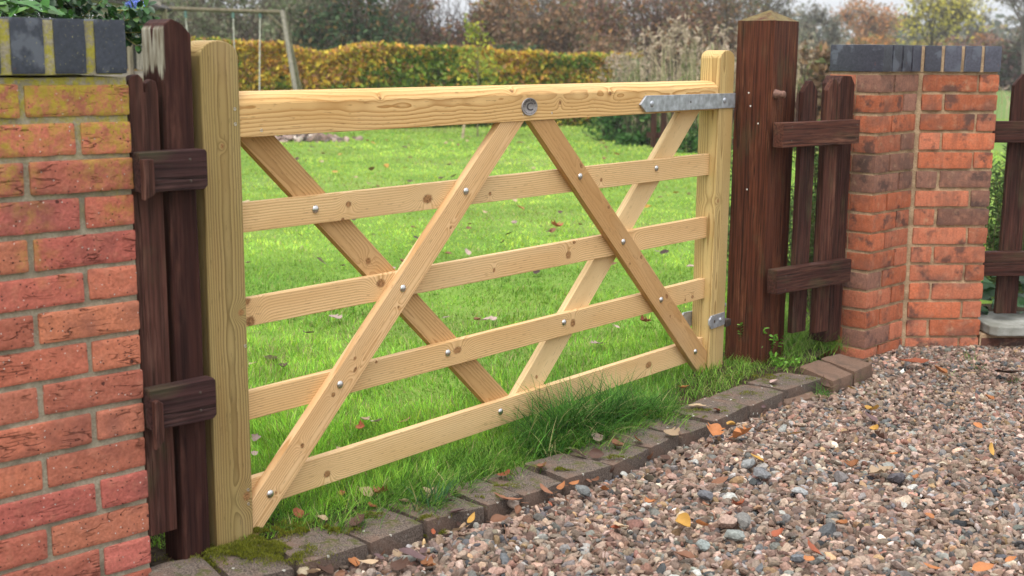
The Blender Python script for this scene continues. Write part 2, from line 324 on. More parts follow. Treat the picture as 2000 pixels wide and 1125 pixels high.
brace([(1.057, .981), (1.172, .981), (2.126, .10), (2.126, .02), (2.082, .02)], (1.115, .981), (2.12, .05), .008, .030,
      pine('pine_brown_brace', (.55, .32, .135), (.36, .185, .07), cx=.02, cy=.05, pitch=.007, wav=.012, knots=[(-.44, .028, .006), (-.23, .028, .006), (.04, .028, .006), (.27, .026, .007), (.34, -.01, .005), (.0, -.028, .004)], seed=23, contrast=.6))
brace([(.03, .981), (.98, .10), (1.09, .10), (.137, .981)], (.083, .981), (1.035, .10), .052, .074,
      pine('pine_rear_brace_brown', (.60, .37, .165), (.38, .20, .075), cx=-.02, cy=.02, pitch=.008, wav=.012, knots=[(-.155, -.005, .0085), (.34, .016, .007)], seed=29))
brace([(1.962, .981), (.99, .10), (1.13, .10), (2.094, .981)], (2.028, .981), (1.06, .10), .052, .074,
      pine('pine_rear_brace_pale', (.80, .58, .31), (.60, .39, .18), cx=.06, cy=.04, pitch=.0045, wav=.008, knots=[(.52, .0, .006), (-.40, .02, .006)], seed=31, contrast=.7))
for u, z, n in [(.257, .798, .03), (.775, .799, .008), (1.309, .802, .008), (1.79, .797, .03), (.524, .564, .008), (1.555, .572, .008), (.737, .352, .03), (.294, .351, .008), (1.28, .350, .03), (1.797, .344, .008), (.06, .128, .008), (.97, .131, .03), (2.04, .117, .008)]:
    if n == .03: u, z = u-.013, z-.002
    R = .0104; lathe('bolt', [(R, 0), (R, .0012), (R*.93, .0028), (R*.75, .0045), (R*.45, .006), (R*.12, .0066), (.0001, .0066)], M_bolt, gate, y_axis_mtx(u, n, z))
for u, z in [(-.014, 1.045), (-.014, 1.012), (-.006, .505), (-.012, .160), (-.012, .125), (.062, .995), (1.02, 1.0), (1.155, 1.0)]:
    n = .003 if u > 0 else 0
    lathe('screw', [(.0036, 0), (.0036, .0006), (.0026, .0002), (.001, -.0004), (.0001, -.0004)], M_bolt, gate, y_axis_mtx(u, n, z), 10)
# badge
s = NT('badge_alloy'); M_badge = s.done(s.mix(s.ramp(s.noise(s.obj(), 300, 3), .3, .7), (.22, .195, .19), (.34, .31, .30)), .45, .5); s.b.inputs['Metallic'].default_value = .3
s = NT('badge_dark'); M_badged = s.done((.06, .05, .05), .6)
bd = lathe('badge', [(.0360, 0), (.0360, .0028), (.0352, .0034), (.0340, .0034), (.0335, .0030), (.0001, .0030)], M_badge, gate, y_axis_mtx(1.046, .003, 1.021), 40, .70)
def letters(specs, parent, mat, name='lettering', mtx=None, ext=.0004):
    V = []; Fs = []; base = 0; dg = bpy.context.evaluated_depsgraph_get()
    bm = bmesh.new()
    for ch, size, x, y, rot in specs:
        cu = bpy.data.curves.new('t', 'FONT'); cu.body = ch; cu.size = size; cu.extrude = ext; cu.align_x = 'CENTER'; cu.align_y = 'CENTER'; cu.resolution_u = 3; cu.offset = size*.012
        ob = bpy.data.objects.new('t', cu); C.objects.link(ob); bpy.context.view_layer.update()
        me = bpy.data.meshes.new_from_object(ob.evaluated_get(bpy.context.evaluated_depsgraph_get()))
        me.transform(Matrix.Translation((x, y, 0)) @ Matrix.Rotation(rot, 4, 'Z')); bm.from_mesh(me)
        bpy.data.objects.remove(ob); bpy.data.curves.remove(cu); bpy.data.meshes.remove(me)
    me = bpy.data.meshes.new(name); bm.to_mesh(me); bm.free(); return link(name, me, mat, parent, mtx)
sp = [('C', .046, 0, -.001, 0)]
word = 'CHARLTONS'
for i, ch in enumerate(word):
    a = math.radians(62 - i*124/(len(word)-1)); sp.append((ch, .0125, -.0262*math.sin(a), .0262*math.cos(a), a))
for sx in (-1, 1): sp.append(('.', .02, sx*.028, .006, 0))
letters(sp, bd, M_badged, mtx=Matrix.Translation((0, 0, .0032)) @ Matrix.Diagonal((1, .70, 1, 1)))
# small raised beads round the lower edge of the badge (its lower line is too worn to read)
V, Fc = tubes([([(.0265*math.cos(a), .0265*math.sin(a), .0031), (.0295*math.cos(a+dx), .0295*math.sin(a+dx), .0031)], .0007) for a, dx in [(math.radians(t), .10*((k % 3)-1)) for k, t in enumerate(range(212, 332, 9))]], 4)
link('worn_rim_marks', npmesh('worn_rim_marks', V, Fc), M_badged, bd, Matrix.Diagonal((1, .70, 1, 1)))
# top strap hinge
st = solid('strap_hinge', [(1.617, 1.012), (1.652, .987), (2.236, .985), (2.236, 1.037), (1.652, 1.040)], -.0055, .0025, (1.62, 1.012), (2.236, 1.012), M_galv, gate, .0012)
def child_dome(parent, u, n, z, R, mat, name='bolt_head'):
    o = lathe(name, [(R, 0), (R, .001), (R*.9, .0025), (R*.7, .004), (R*.4, .0052), (.0001, .0056)], mat, parent, parent.matrix_basis.inverted() @ y_axis_mtx(u, n, z)); return o
child_dome(st, 1.684, -.0055, 1.013, .0105, M_galv); child_dome(st, 2.160, -.0055, 1.013, .0105, M_galv)
o = lathe('bolt_hole', [(.005, .0004), (.0001, .0004)], M_dark, st, st.matrix_basis.inverted() @ y_axis_mtx(1.928, -.0055, 1.013), 4)
box2('hinge_strap_back', 1.9, 2.236, .985, 1.037, .081, .087, M_galv, gate)
box2('hinge_bow', 2.233, 2.243, .985, 1.037, -.005, .087, M_dark, gate)
# hook the hinge turns on, fixed in the post
lathe('hinge_pin', [(.012, 0), (.012, .10), (.009, .104), (.0001, .104)], M_dark, gate, Matrix.Translation((2.262, .045, .962)), 14)
section('hinge_eye', [(.022, .988), (.022, 1.03), (.068, 1.03), (.068, .988)], 2.243, 2.279, M_dark, gate)
# lower hinge
lh = solid('lower_hinge', [(2.112, .205), (2.128, .186), (2.225, .189), (2.225, .236), (2.128, .236), (2.112, .222)], -.0055, .001, (2.11, .21), (2.23, .21), M_galv, gate, .001)
child_dome(lh, 2.192, -.0055, .212, .009, M_galv); lathe('bolt_hole', [(.006, .0004), (.0001, .0004)], M_dark, lh, lh.matrix_basis.inverted() @ y_axis_mtx(2.148, -.0055, .212), 10)
solid('lower_hinge_back', [(2.05, .215), (2.075, .185), (2.235, .189), (2.235, .236), (2.075, .245)], .081, .087, (2.05, .21), (2.235, .21), M_galv, gate, .001)
lathe('hinge_pin', [(.011, 0), (.011, .075), (.015, .076), (.015, .088), (.0001, .088)], M_galv, gate, Matrix.Translation((2.246, .02, .175)), 12)
section('hinge_eye', [(.0, .175), (.0, .20), (.04, .20), (.04, .175)], 2.24, 2.285, M_dark, gate)

# ================================================================== RIGHT GATEPOST
gp = thing('gatepost', GO+GD*2.63+GN*.08, GA, 'tall thick dark brown gatepost with a mossy pyramid top, on which the gate hangs', 'gatepost')
Ms = stained('stain_gatepost', (.078, .023, .011), (.22, .085, .04), .5, seed=3, moss=.8)
bm = bmesh.new(); w, dpt, zt = .0985, .078, 1.300
vs = [[bm.verts.new((x*f, y*f, z)) for x, y in ((-w, -dpt), (w, -dpt), (w, dpt), (-w, dpt))] for z, f in ((-.03, 1), (.4, 1.0), (.9, 1), (zt, 1.0))]
ap = bm.verts.new((0.004, .0, zt+.042))
for j in range(3):
    for i in range(4): bm.faces.new((vs[j][i], vs[j][(i+1) % 4], vs[j+1][(i+1) % 4], vs[j+1][i]))
for i in range(4): bm.faces.new((vs[3][i], vs[3][(i+1) % 4], ap))
bmesh.ops.bevel(bm, geom=[e for e in bm.edges if len(e.link_faces) == 2 and e.calc_face_angle(0) > .3], offset=.004, segments=2, affect='EDGES')
me = bpy.data.meshes.new('post_shaft'); bm.to_mesh(me); bm.free()
# lie the mesh along local X so that the grain runs up the post
Rm = Matrix.Rotation(math.radians(-90), 4, 'Y'); me.transform(Rm.inverted()); link('post_shaft', me, Ms, gp, Rm)
M_rust = metal('rusted_brown_bolt', (.20, .10, .07), .6, .5, 90, .2)
# coach bolt end sticking out of its right-hand face
lathe('hinge_bolt', [(.0001, .040), (.012, .040), (.014, .036), (.014, .016), (.017, .014), (.017, .004), (.020, .002), (.020, 0), (.0001, 0)], M_rust, gp, y_axis_mtx(-.072, -.0785, 1.026), 12)
rr = random.Random(3)
for u, n, z in [(-1, .10, 1.03), (-1, .09, .98), (-1, .055, .915), (-1, .09, .66)]:
    lathe('lead_shot_mark', [(.0035, 0), (.002, .001), (.0001, .0012)], metal('paint_fleck', (.8, .78, .74), .6, .1, 60, 0) if z > 1 else bpy.data.materials['paint_fleck'], gp, Matrix.Translation((-w-.0002, n-.08, z)) @ Matrix.Rotation(math.radians(-90), 4, 'Y'), 6)

camscale(gp, .95)
# ================================================================== PICKET FENCE RIGHT OF THE POST
FO = GO+GD*2.728; fo, fd, fn = frame(FO, math.radians(51)); FAng = math.atan2(fd[1], fd[0])
fe = thing('picket_fence', FO, FAng, 'short dark brown picket panel bridging the thick gatepost and the orange brick pier', 'fence')
Mf = stained('stain_picket', (.082, .029, .019), (.23, .11, .07), .5, seed=8)
Mf2 = stained('stain_picket_dark', (.050, .018, .013), (.14, .07, .045), .4, seed=12)
box2('rail', -.092, .396, .819, .915, -.022, .028, Mf, fe, bevel=.003); box2('rail', -.088, .392, .240, .337, -.022, .028, Mf2, fe, bevel=.003)
def picket(u0, u1, z0, z1, tip, n0, n1, mat, par, **k):
    c = (u0+u1)/2; q = (u1-u0)*.18
    return solid('picket', [(u0, z0), (u1, z0), (u1, z1), (c+q*.5, z1+tip), (c-q*.5, z1+tip), (u0, z1)], n0, n1, (c, z0), (c, z1), mat, par, .0025, **k)
picket(.086, .176, .05, 1.03, .043, .030, .054, Mf2, fe); picket(.240, .326, .03, 1.035, .045, .030, .055, Mf, fe)
solid('end_post', [(.350, -.03), (.455, -.03), (.455, 1.055), (.430, 1.090), (.375, 1.092), (.350, 1.06)], .058, .145, (.40, 0), (.40, 1.08), Mf2, fe, .003)
camscale(fe, .92)
def nails(par, L):
    for u, n, z in L: lathe('nail', [(.0035, 0), (.003, .0008), (.0001, .001)], M_dark, par, y_axis_mtx(u, n, z), 6)
nails(fe, [(-.04, -.022, .90), (-.04, -.022, .845), (.375, -.022, .895), (.375, -.022, .84), (.375, -.022, .32), (-.035, -.022, .31), (-.035, -.022, .255)])

# ================================================================== FENCE LEFT OF THE GATE
LO = np.array([-.785, 2.582, 0]); lo_, ld, ln = frame(LO, math.radians(46.5)); LAng = math.atan2(ld[1], ld[0])
fl = thing('picket_fence', LO, LAng, 'weathered dark brown post and pickets between the rough red pier and the gate', 'fence')
Mp = stained('stain_old_post', (.060, .022, .017), (.17, .09, .065), .4, pale=(.42, (.36, .34, .26), 1, -.02, .01), seed=21)
sN = NT('stain_old_post2'); P = sN.obj(); o3 = sN.sep(P)
g = sN.noise(sN.map(P, (4, 120, 120)), 1, 4); b = sN.noise(sN.map(P, (3, 26, 26)), 1, 3); q = sN.noise(sN.map(P, (14, 90, 90)), 1, 4)
base = sN.mix(sN.ramp(g, .3, .75), (.016, .006, .005), (.058, .020, .015)); base = sN.mix(sN.math('MULTIPLY', sN.math('MULTIPLY', sN.ramp(b, .45, .7), sN.ramp(q, .42, .7)), .8), base, (.12, .05, .035))
geo = sN.n('NewGeometry'); 
lichen = sN.mix(sN.ramp(q, .35, .65), (.16, .13, .085), (.40, .38, .30))
edge = sN.math('ADD', o3[0], sN.math('MULTIPLY_ADD', q, .09, -.045))
mask = sN.math('MULTIPLY', sN.ramp(edge, .535, .55), sN.ramp(o3[2], .0318 - .004, .0318+.001))   # only the left-hand face
wedge = sN.math('GREATER_THAN', sN.math('ABSOLUTE', sN.math('ADD', o3[1], -.000)), sN.math('MULTIPLY', sN.math('SUBTRACT', o3[0], .59), .16))
mask = sN.math('MULTIPLY', mask, wedge)
base = sN.mix(mask, base, lichen); sN.bump(g, .5, .0018); Mp = sN.done(base, .72, .14)
pu0, pu1 = .086, .152
post_o = solid('post', [(pu0, -.06), (pu1, -.06), (pu1, 1.205), (pu1-.022, 1.228), (pu0+.022, 1.237), (pu0+.008, 1.228), (pu0, 1.216)], .014, .104, ((pu0+pu1)/2, -.06), ((pu0+pu1)/2, 1.235), Mp, fl, .003, rough=.0015)
Mq = stained('stain_old_picket', (.058, .022, .016), (.20, .10, .075), .6, seed=33)
Mq2 = stained('stain_old_rail', (.042, .018, .017), (.13, .07, .06), .45, seed=41)
solid('picket', [(.004, .12), (.073, .12), (.073, 1.085), (.069, 1.108), (.058, 1.112), (.047, 1.104), (.044, 1.085), (.041, 1.085), (.040, 1.112), (.030, 1.122), (.016, 1.119), (.004, 1.108)], .016, .040, (.037, .12), (.037, 1.12), Mq, fl, .002, rough=.002)
def oldrail(z0, z1): return solid('rail', [(.002, z0), (.150, z0-.003), (.159, z0+.006), (.160, z1-.006), (.156, z1+.001), (.002, z1)], -.024, .012, (.0, (z0+z1)/2), (.16, (z0+z1)/2), Mq2, fl, .003, rough=.0015)
oldrail(.882, .964); oldrail(.372, .460)
solid('picket_stub', [(.003, .868), (.027, .880), (.027, .952), (.003, .952)], -.042, -.026, (.015, .86), (.015, .955), Mq, fl, .002, rough=.002)
solid('picket_stub', [(.002, .332), (.022, .350), (.022, .432), (.012, .440), (.002, .437)], -.042, -.026, (.012, .33), (.012, .437), Mq, fl, .002, rough=.002)
nails(fl, [(.118, -.0245, .945), (.118, -.0245, .900), (.12, -.0245, .435), (.12, -.0245, .395)])
# dark picket panel right of the brick pier, on the dwarf wall
PO = np.array([1.3625, 4.704, 0]) + .305*np.array([.707, .707, 0]); po, pd, pn = frame(PO, math.radians(86)); PAng = math.atan2(pd[1], pd[0])
f3 = thing('picket_fence', PO+pn*.0, PAng, 'dark brown fence panel above the grey coping slab at the right edge', 'fence')
box2('rail', .335, 1.6, .832, .918, .12, .16, Mf2, f3, bevel=.003); box2('rail', .335, 1.6, .285, .385, .12, .16, Mf2, f3, bevel=.003)
box2('board', .335, .362, .105, 1.0, .16, .182, Mf2, f3, vert=True); 
for u in (.455, .62, .785, .95, 1.1): picket(u, u+.09, .118, 1.06, .045, .161, .184, Mf2, f3)

# ================================================================== BRICKWORK
def brick_grid(c, size, nx, nz, rnd, amp, seed, freq=30):
    """one brick: rounded, slightly warped box as quads; local x,y,z"""
    L, D, Hh = size; V = []; Fs = []; base = 0
    def patch(P, n1, n2):
        nonlocal base
        V.append(P.reshape(-1, 3)); i, j = np.meshgrid(np.arange(n1-1), np.arange(n2-1), indexing='ij'); a = base + i*n2+j
        Fs.append(np.stack([a, a+n2, a+n2+1, a+1], -1).reshape(-1, 4)); base += n1*n2
    x = np.linspace(-L/2, L/2, nx); z = np.linspace(-Hh/2, Hh/2, nz); y = np.linspace(-D/2, D/2, 4)
    for s_ in (-1, 1):
        X, Z = np.meshgrid(x, z, indexing='ij'); p = np.stack([X, np.full_like(X, s_*D/2), Z], -1); patch(p if s_ < 0 else p[::-1], nx, nz)
    for s_ in (-1, 1):
        X, Y = np.meshgrid(x, y, indexing='ij'); p = np.stack([X, Y, np.full_like(X, s_*Hh/2)], -1); patch(p if s_ > 0 else p[::-1], nx, 4)
    for s_ in (-1, 1):
        Y, Z = np.meshgrid(y, z, indexing='ij'); p = np.stack([np.full_like(Y, s_*L/2), Y, Z], -1); patch(p if s_ > 0 else p[::-1], 4, nz)
    V = np.concatenate(V); Fs = np.concatenate(Fs)
    inner = np.clip(V, -np.array([L, D, Hh])/2+rnd, np.array([L, D, Hh])/2-rnd); dv = V-inner; ln_ = np.linalg.norm(dv, axis=1)[:, None]
    V = inner + dv/np.maximum(ln_, 1e-9)*np.minimum(ln_, rnd)
    q = V*freq + seed*11.3
    N = V/(np.array([L, D, Hh])/2); N = np.sign(N)*np.maximum(np.abs(N)-.8, 0)*5
    V = V + N*(fbm(q, 3)*amp*2)[:, None] + np.stack([fbm(q+5, 2), fbm(q+9, 2), fbm(q+13, 2)], 1)*amp
    return V+np.array(c), Fs
class Bricks:
    def __init__(s): s.V = []; s.F = []; s.Cc = []; s.n = 0
    def add(s, VF, col, R=None, t=None):
        V, Fs = VF
        if R is not None: V = V @ R.T + t
        s.V.append(V); s.F.append(Fs+s.n); s.n += len(V); s.Cc.append(np.broadcast_to(col, (len(V), 3)))
    def build(s, name, mat, parent): return link(name, npmesh(name, np.concatenate(s.V), np.concatenate(s.F), np.concatenate(s.Cc), smooth=True), mat, parent)
# materials ----------------------------------------------------------
def brickmat(name, creases, lichen, dark=.6, sandy=False):
    s = NT(name); P = s.obj(); a = s.n('Attribute', attribute_name='Col').outputs[0]; o = s.sep(P)
    big = s.noise(P, 9, 4); f = s.noise(P, 150, 5, rough=.7); med = s.noise(P, 38, 4)
    c = s.mix(1, a, s.mix(s.ramp(f, .25, .75), (.62, .62, .62), (1.25, 1.25, 1.25)), 'MULTIPLY')
    c = s.mix(s.math('MULTIPLY', s.ramp(big, .5, .68), .55), c, (.16, .065, .055) if creases else (.13, .085, .07))
    c = s.mix(s.math('MULTIPLY', s.ramp(med, .52, .7), .35), c, (.50, .24, .15) if not creases else (.55, .23, .15))
    h = s.math('ADD', s.math('MULTIPLY', f, .5), med)
    if creases:
        w = s.n('TexNoise'); s.set(w.inputs['Vector'], s.map(P, (7, 7, 42))); w.inputs['Scale'].default_value = 1; w.inputs['Detail'].default_value = 3; w.inputs['Distortion'].default_value = 1.2; w.inputs['Roughness'].default_value = .45
        cr = s.math('SUBTRACT', 1, s.ramp(s.math('ABSOLUTE', s.math('SUBTRACT', w.outputs[0], .5)), 0, .020))
        cr = s.math('MULTIPLY', cr, s.ramp(s.noise(P, 17, 2), .50, .62))
        c = s.mix(s.math('MULTIPLY', cr, .5), c, (.12, .04, .028)); h = s.math('SUBTRACT', h, s.math('MULTIPLY', cr, 1.5))
        v = s.n('TexVoronoi'); s.set(v.inputs['Vector'], P); v.inputs['Scale'].default_value = 17; v.inputs['Randomness'].default_value = 1
        sp = s.math('MULTIPLY', s.math('LESS_THAN', s.math('ADD', v.outputs['Distance'], s.math('MULTIPLY', s.noise(P, 300, 2), .06)), .105), s.math('GREATER_THAN', s.sep(v.outputs['Color'])[0], .5))
        c = s.mix(s.math('MULTIPLY', sp, .85), c, (.045, .02, .018)); 
        v2 = s.n('TexVoronoi'); s.set(v2.inputs['Vector'], P); v2.inputs['Scale'].default_value = 110
        c = s.mix(s.math('MULTIPLY', s.math('LESS_THAN', v2.outputs['Distance'], .2), s.math('GREATER_THAN', s.sep(v2.outputs['Color'])[1], .62)), c, (.08, .035, .03))
        c = s.mix(s.math('MULTIPLY', s.math('LESS_THAN', v2.outputs['Distance'], .16), s.math('GREATER_THAN', s.sep(v2.outputs['Color'])[0], .8)), c, (.6, .5, .45))
    else:
        ch = s.math('MULTIPLY', s.ramp(s.noise(s.map(P, loc=(4, 4, 9)), 12, 5, rough=.65),   .54, .64), .8); c = s.mix(ch, c, (.085, .055, .048))
        st = s.noise(s.map(P, (60, 60, 5)), 1, 3); c = s.mix(s.math('MULTIPLY', s.ramp(st, .5, .7), .3), c, (.10, .06, .05))
        c = s.mix(s.math('MULTIPLY', s.ramp(s.noise(P, 24, 5, rough=.7), .58, .72), .45), c, (.48, .33, .20))   # mortar smears
    if lichen:
        lz = s.math('ADD', o[2], s.math('MULTIPLY_ADD', s.noise(P, 6, 3), .9, -.45)); m = s.ramp(lz, .80, 1.10)
        m = s.math('MULTIPLY', m, s.ramp(s.noise(P, 48, 6, rough=.78), .42, .60))
        c = s.mix(s.math('MULTIPLY', m, lichen, clamp=True), c, s.mix(s.noise(P, 90, 2), (.28, .19, .05), (.50, .38, .04)))
    s.bump(h, 1, .0040 if creases else .0016)
    return s.done(c, .92, .1)
M_bl = brickmat('brick_rusticated_red', True, 1.1); M_br = brickmat('brick_orange_multi', False, 0)
def mortarmat(name, c1, c2, lichen):
    s = NT(name); P = s.obj(); f = s.noise(P, 180, 5, rough=.7); b = s.noise(P, 16, 4); o = s.sep(P)
    c = s.mix(s.ramp(f, .36, .64), c1, c2); c = s.mix(s.math('MULTIPLY', s.ramp(b, .46, .62), .6), c, tuple(x*.6 for x in c1))
    if lichen:
        lz = s.math('ADD', o[2], s.math('MULTIPLY_ADD', s.noise(P, 5, 3), .8, -.4)); m = s.math('MULTIPLY', s.ramp(lz, .86, 1.12), s.ramp(s.noise(P, 55, 6, rough=.8), .44, .56))
        m = s.math('MAXIMUM', m, s.ramp(s.noise(s.map(P, loc=(3, 1, 4)), 9, 4), .66, .72))
        c = s.mix(s.math('MULTIPLY', m, .85), c, s.mix(s.noise(P, 150, 3), (.26, .22, .03), (.52, .46, .035)))
    s.bump(s.math('ADD', f, b), .8, .003); return s.done(c, .95, .15)
M_ml = mortarmat('mortar_grey', (.27, .23, .165), (.41, .36, .27), True); M_mr = mortarmat('mortar_sand', (.36, .235, .135), (.56, .40, .255), False)
def bluemat(name, lichen):
    s = NT(name); P = s.obj(); a = s.n('Attribute', attribute_name='Col').outputs[0]; f = s.noise(P, 120, 4); b = s.noise(P, 13, 4)
    c = s.mix(1, a, s.mix(s.ramp(f, .3, .7), (.75, .75, .75), (1.3, 1.3, 1.3)), 'MULTIPLY'); c = s.mix(s.math('MULTIPLY', s.ramp(b, .54, .60), .8), c, (.115, .125, .155))
    c = s.mix(s.math('MULTIPLY', s.ramp(s.noise(s.map(P, loc=(5, 2, 8)), 40, 3), .70, .74), .7), c, (.16, .05, .035))
    if lichen:
        c = s.mix(s.math('MULTIPLY', s.ramp(s.noise(P, 190, 3), .66, .72), .7), c, (.33, .31, .13))
    s.bump(s.math('ADD', s.math('MULTIPLY', f, .4), b), .35, .0012); return s.done(c, .42, .4)
M_blue = bluemat('blue_engineering_brick', True); M_blue2 = bluemat('blue_coping_brick', False)

def wallface(B, Rl, t, rows, xs_list, D, colf, rnd, amp, nx=26, nz=9, hs=.0655, z0=.0, inset=0, freq=30):
    """rows: list of row indices; xs_list[row] = [(x0,x1)...] bricks of that course in wall coordinates, front face at y=inset"""
    for r in rows:
        for (x0, x1) in xs_list(r):
            L = x1-x0; k = max(4, int(nx*L/.215)); sd_ = rng.random()*50
            VF = brick_grid(((x0+x1)/2 + rng.normal()*.0008, inset+D/2+rng.normal()*.0012, z0+r*.075+hs/2+.0045+rng.normal()*.0008), (L, D, hs+rng.normal()*.0012), k, nz, rnd, amp, sd_, freq)
            a = rng.normal()*.004; V = VF[0].copy(); cx = (x0+x1)/2; V[:, 2] += (V[:, 0]-cx)*a
            B.add((V, VF[1]), colf(r, x0), Rl, t)
def Rz(d, n): return np.stack([d, n, np.array([0, 0, 1.0])], 1)
# ---- left pier: rusticated red
pier = thing('brick_pier', LO+ld*-.33+ln*.33, 0, 'rough red brick pier with yellow lichen and dark blue coping at the left edge', 'brick pier')
PM = Matrix.Translation(Vector(LO+ld*-.33+ln*.33)).inverted()
Rl = Rz(ld, ln); off = LO-(LO+ld*-.33+ln*.33)
def redc(r, x):
    b = np.array([.46, .145, .098]); return np.clip(b*(1+rng.normal()*.13)*np.array([1, 1+rng.normal()*.07, 1+rng.normal()*.05]), .02, .9)
B = Bricks(); PW = .665
def courses(r):   # r counts up from the ground; 15 courses below the coping
    if r % 2 == 1: e = [(-.107, 0), (-.332, -.117), (-.557, -.342), (-PW, -.567)]
    else: e = [(-.217, 0), (-.442, -.227), (-PW, -.452)]
    return e
Z0 = -.015
wallface(B, Rl, off, range(-1, 15), courses, .10, redc, .005, .0016, nx=34, nz=12, z0=Z0, freq=34)
# side returns so the pier is solid from any side
Rs = Rz(ln, -ld)
for rr_ in range(-1, 15):
    for x0, x1 in ([(.112, .327), (.337, .552), (.562, PW)] if rr_ % 2 == 0 else [(.112, .217), (.227, .442), (.452, PW)]):
        B.add(brick_grid(((x0+x1)/2, .05, Z0+rr_*.075+.037), (x1-x0, .10, .0655), 10, 5, .005, .0014, rng.random()*40), redc(0, 0), Rs, off)
B.build('brickwork', M_bl, pier)
def blk(name, x0, x1, y0, y1, z0, z1, mat, par, R, t, res=.02, amp=.001):
    nx = max(3, int((x1-x0)/res)); nz = max(3, int((z1-z0)/res))
    V, Fs = brick_grid(((x0+x1)/2, (y0+y1)/2, (z0+z1)/2), (x1-x0, y1-y0, z1-z0), nx, nz, .002, amp, rng.random()*30)
    return link(name, npmesh(name, V @ R.T + t, Fs, smooth=True), mat, par)
blk('mortar', -PW+.004, -.002, .0065, PW-.006, -.09, 1.118, M_ml, pier, Rl, off, .012, .002)
BB = Bricks()
def bluec(*a): return np.clip(np.array([.034, .038, .054])*(1+rng.normal()*.25), .01, .2)
for y0, dep_ in ((-.008, .215), (.222, .215), (.452, .215)):
    for k in range(9):
        x1 = -.006-k*.0845; BB.add(brick_grid((x1-.0325, y0+dep_/2, 1.178), (.0655+rng.normal()*.001, dep_, .108), 10, 14, .003, .0007, rng.random()*30), bluec(), Rl, off)
BB.build('coping', M_blue, pier)
blk('coping_mortar', -PW-.02, -.012, -.003, PW-.005, 1.122, 1.228, M_ml, pier, Rl, off, .01, .0016)

# ---- right pier: two piers of orange multi brick meeting at an inner corner
RO_ = np.array([1.3625, 4.704, 0]); pier2 = thing('brick_pier', RO_, 0, 'orange and charred brick pier with blue brick top touching the short picket panel', 'brick pier')
def orc(r, x):
    k = rng.random(); 
    b = np.array([.46, .14, .07]) if k < .52 else (np.array([.47, .16, .09]) if k < .86 else np.array([.25, .125, .09]))
    return np.clip(b*(1+rng.normal()*.14), .02, .9)
d45 = np.array([.70711, .70711, 0]); n45 = np.array([-.70711, .70711, 0]); R1 = Rz(d45, n45); z3 = np.zeros(3); Z1 = -.017
B = Bricks(); W1 = .300
def c1(r): return [(0, .103), (.113, .296)] if r % 2 == 0 else [(0, .186), (.196, .296)]
wallface(B, R1, z3, range(-1, 15), c1, .10, orc, .0042, .0018, nx=20, nz=7, z0=Z1)
R1b = Rz(-n45, d45)      # left-hand return (runs away from the front corner)
def c1b(r): return [(-.215, -.102)] if r % 2 == 0 else [(-.215, -.102)]
wallface(B, R1b, z3, range(-1, 15), c1b, .10, orc, .0042, .0018, nx=14, nz=7, z0=Z1, inset=0)
B.build('brickwork', M_br, pier2)
blk('mortar', .005, .296, .0085, .212, -.09, 1.115, M_mr, pier2, R1, z3, .015, .0015)
BB = Bricks()
def bc2(*a): return np.clip(np.array([.066, .066, .088])*(1+rng.normal()*.2), .01, .2)
for k in range(4): BB.add(brick_grid((-.004+.0335+k*.0755, .1035, 1.164), (.0655, .225, .100), 8, 10, .003, .0006, rng.random()*30), bc2(), R1, z3)
BB.build('coping', M_blue2, pier2); blk('coping_mortar', .004, .298, .002, .208, 1.112, 1.212, M_mr, pier2, R1, z3, .012, .001)
pier3 = thing('brick_pier', PO, 0, 'orange brick pier between a wide upright mortar joint and the grey coping slab', 'brick pier')
R2 = Rz(pd, pn); B = Bricks(); WB = .318
def c2(r): return [(.013, .231), (.241, WB)] if r % 2 == 0 else [(.013, .096), (.108, WB)]
wallface(B, R2, z3, range(0, 15), c2, .10, orc, .0042, .0020, nx=20, nz=7, z0=Z1)
B.build('brickwork', M_br, pier3)
blk('mortar', -.012, WB-.006, .009, .30, -.09, 1.115, M_mr, pier3, R2, z3, .010, .0045)
B = Bricks(); R2b = Rz(pn, -pd); 
wallface(B, R2b, pd*WB, range(1, 15), lambda r: [(.10, .208), (.218, .298)] if r % 2 else [(.10, .298)], .06, orc, .0035, .001, nx=10, nz=5, z0=Z1); B.build('side_brickwork', M_br, pier3)
BB = Bricks()
for k in range(4): BB.add(brick_grid((.012+.033+k*.0795, .105, 1.164), (.0665, .222, .100), 8, 10, .003, .0006, rng.random()*30), bc2(), R2, z3)
BB.build('coping', M_blue2, pier3); blk('coping_mortar', -.01, WB-.004, .002, .208, 1.112, 1.212, M_mr, pier3, R2, z3, .012, .0012)
# dwarf wall to the right, one visible course, with a grey coping slab
dw = thing('dwarf_wall', PO+pd*.34, 0, 'low dark brick wall under the grey riven coping slab at the right edge', 'wall')
B = Bricks(); offd = PO-(PO+pd*.34)
def c3(r): return [(.330+.0, .545), (.555, .77), (.78, .995), (1.005, 1.22), (1.23, 1.445)] if r % 2 == 0 else [(.330, .43), (.44, .655), (.665, .88), (.89, 1.105), (1.115, 1.33)]
def dkc(r, x): return np.clip(np.array([.20, .09, .065])*(1+rng.normal()*.25), .02, .9)
wallface(B, R2, offd, [-1, 0], c3, .215, dkc, .004, .0012, nx=20, nz=7, z0=Z1); B.build('brickwork', M_br, dw)
blk('mortar', .322, 1.44, .006, .21, -.09, .066, M_mr, dw, R2, offd, .03, .001)
s = NT('riven_concrete'); P = s.obj(); a = s.noise(P, 12, 5); b = s.noise(P, 120, 4); w = s.noise(s.map(P, (150, 150, 12)), 1, 2)
cc = s.mix(s.ramp(a, .35, .65), (.20, .20, .17), (.34, .34, .31)); cc = s.mix(s.math('MULTIPLY', s.ramp(b, .5, .7), .3), cc, (.15, .15, .12)); s.bump(s.math('ADD', a, s.math('MULTIPLY', w, .3)), .8, .004); M_slab = s.done(cc, .9, .15)
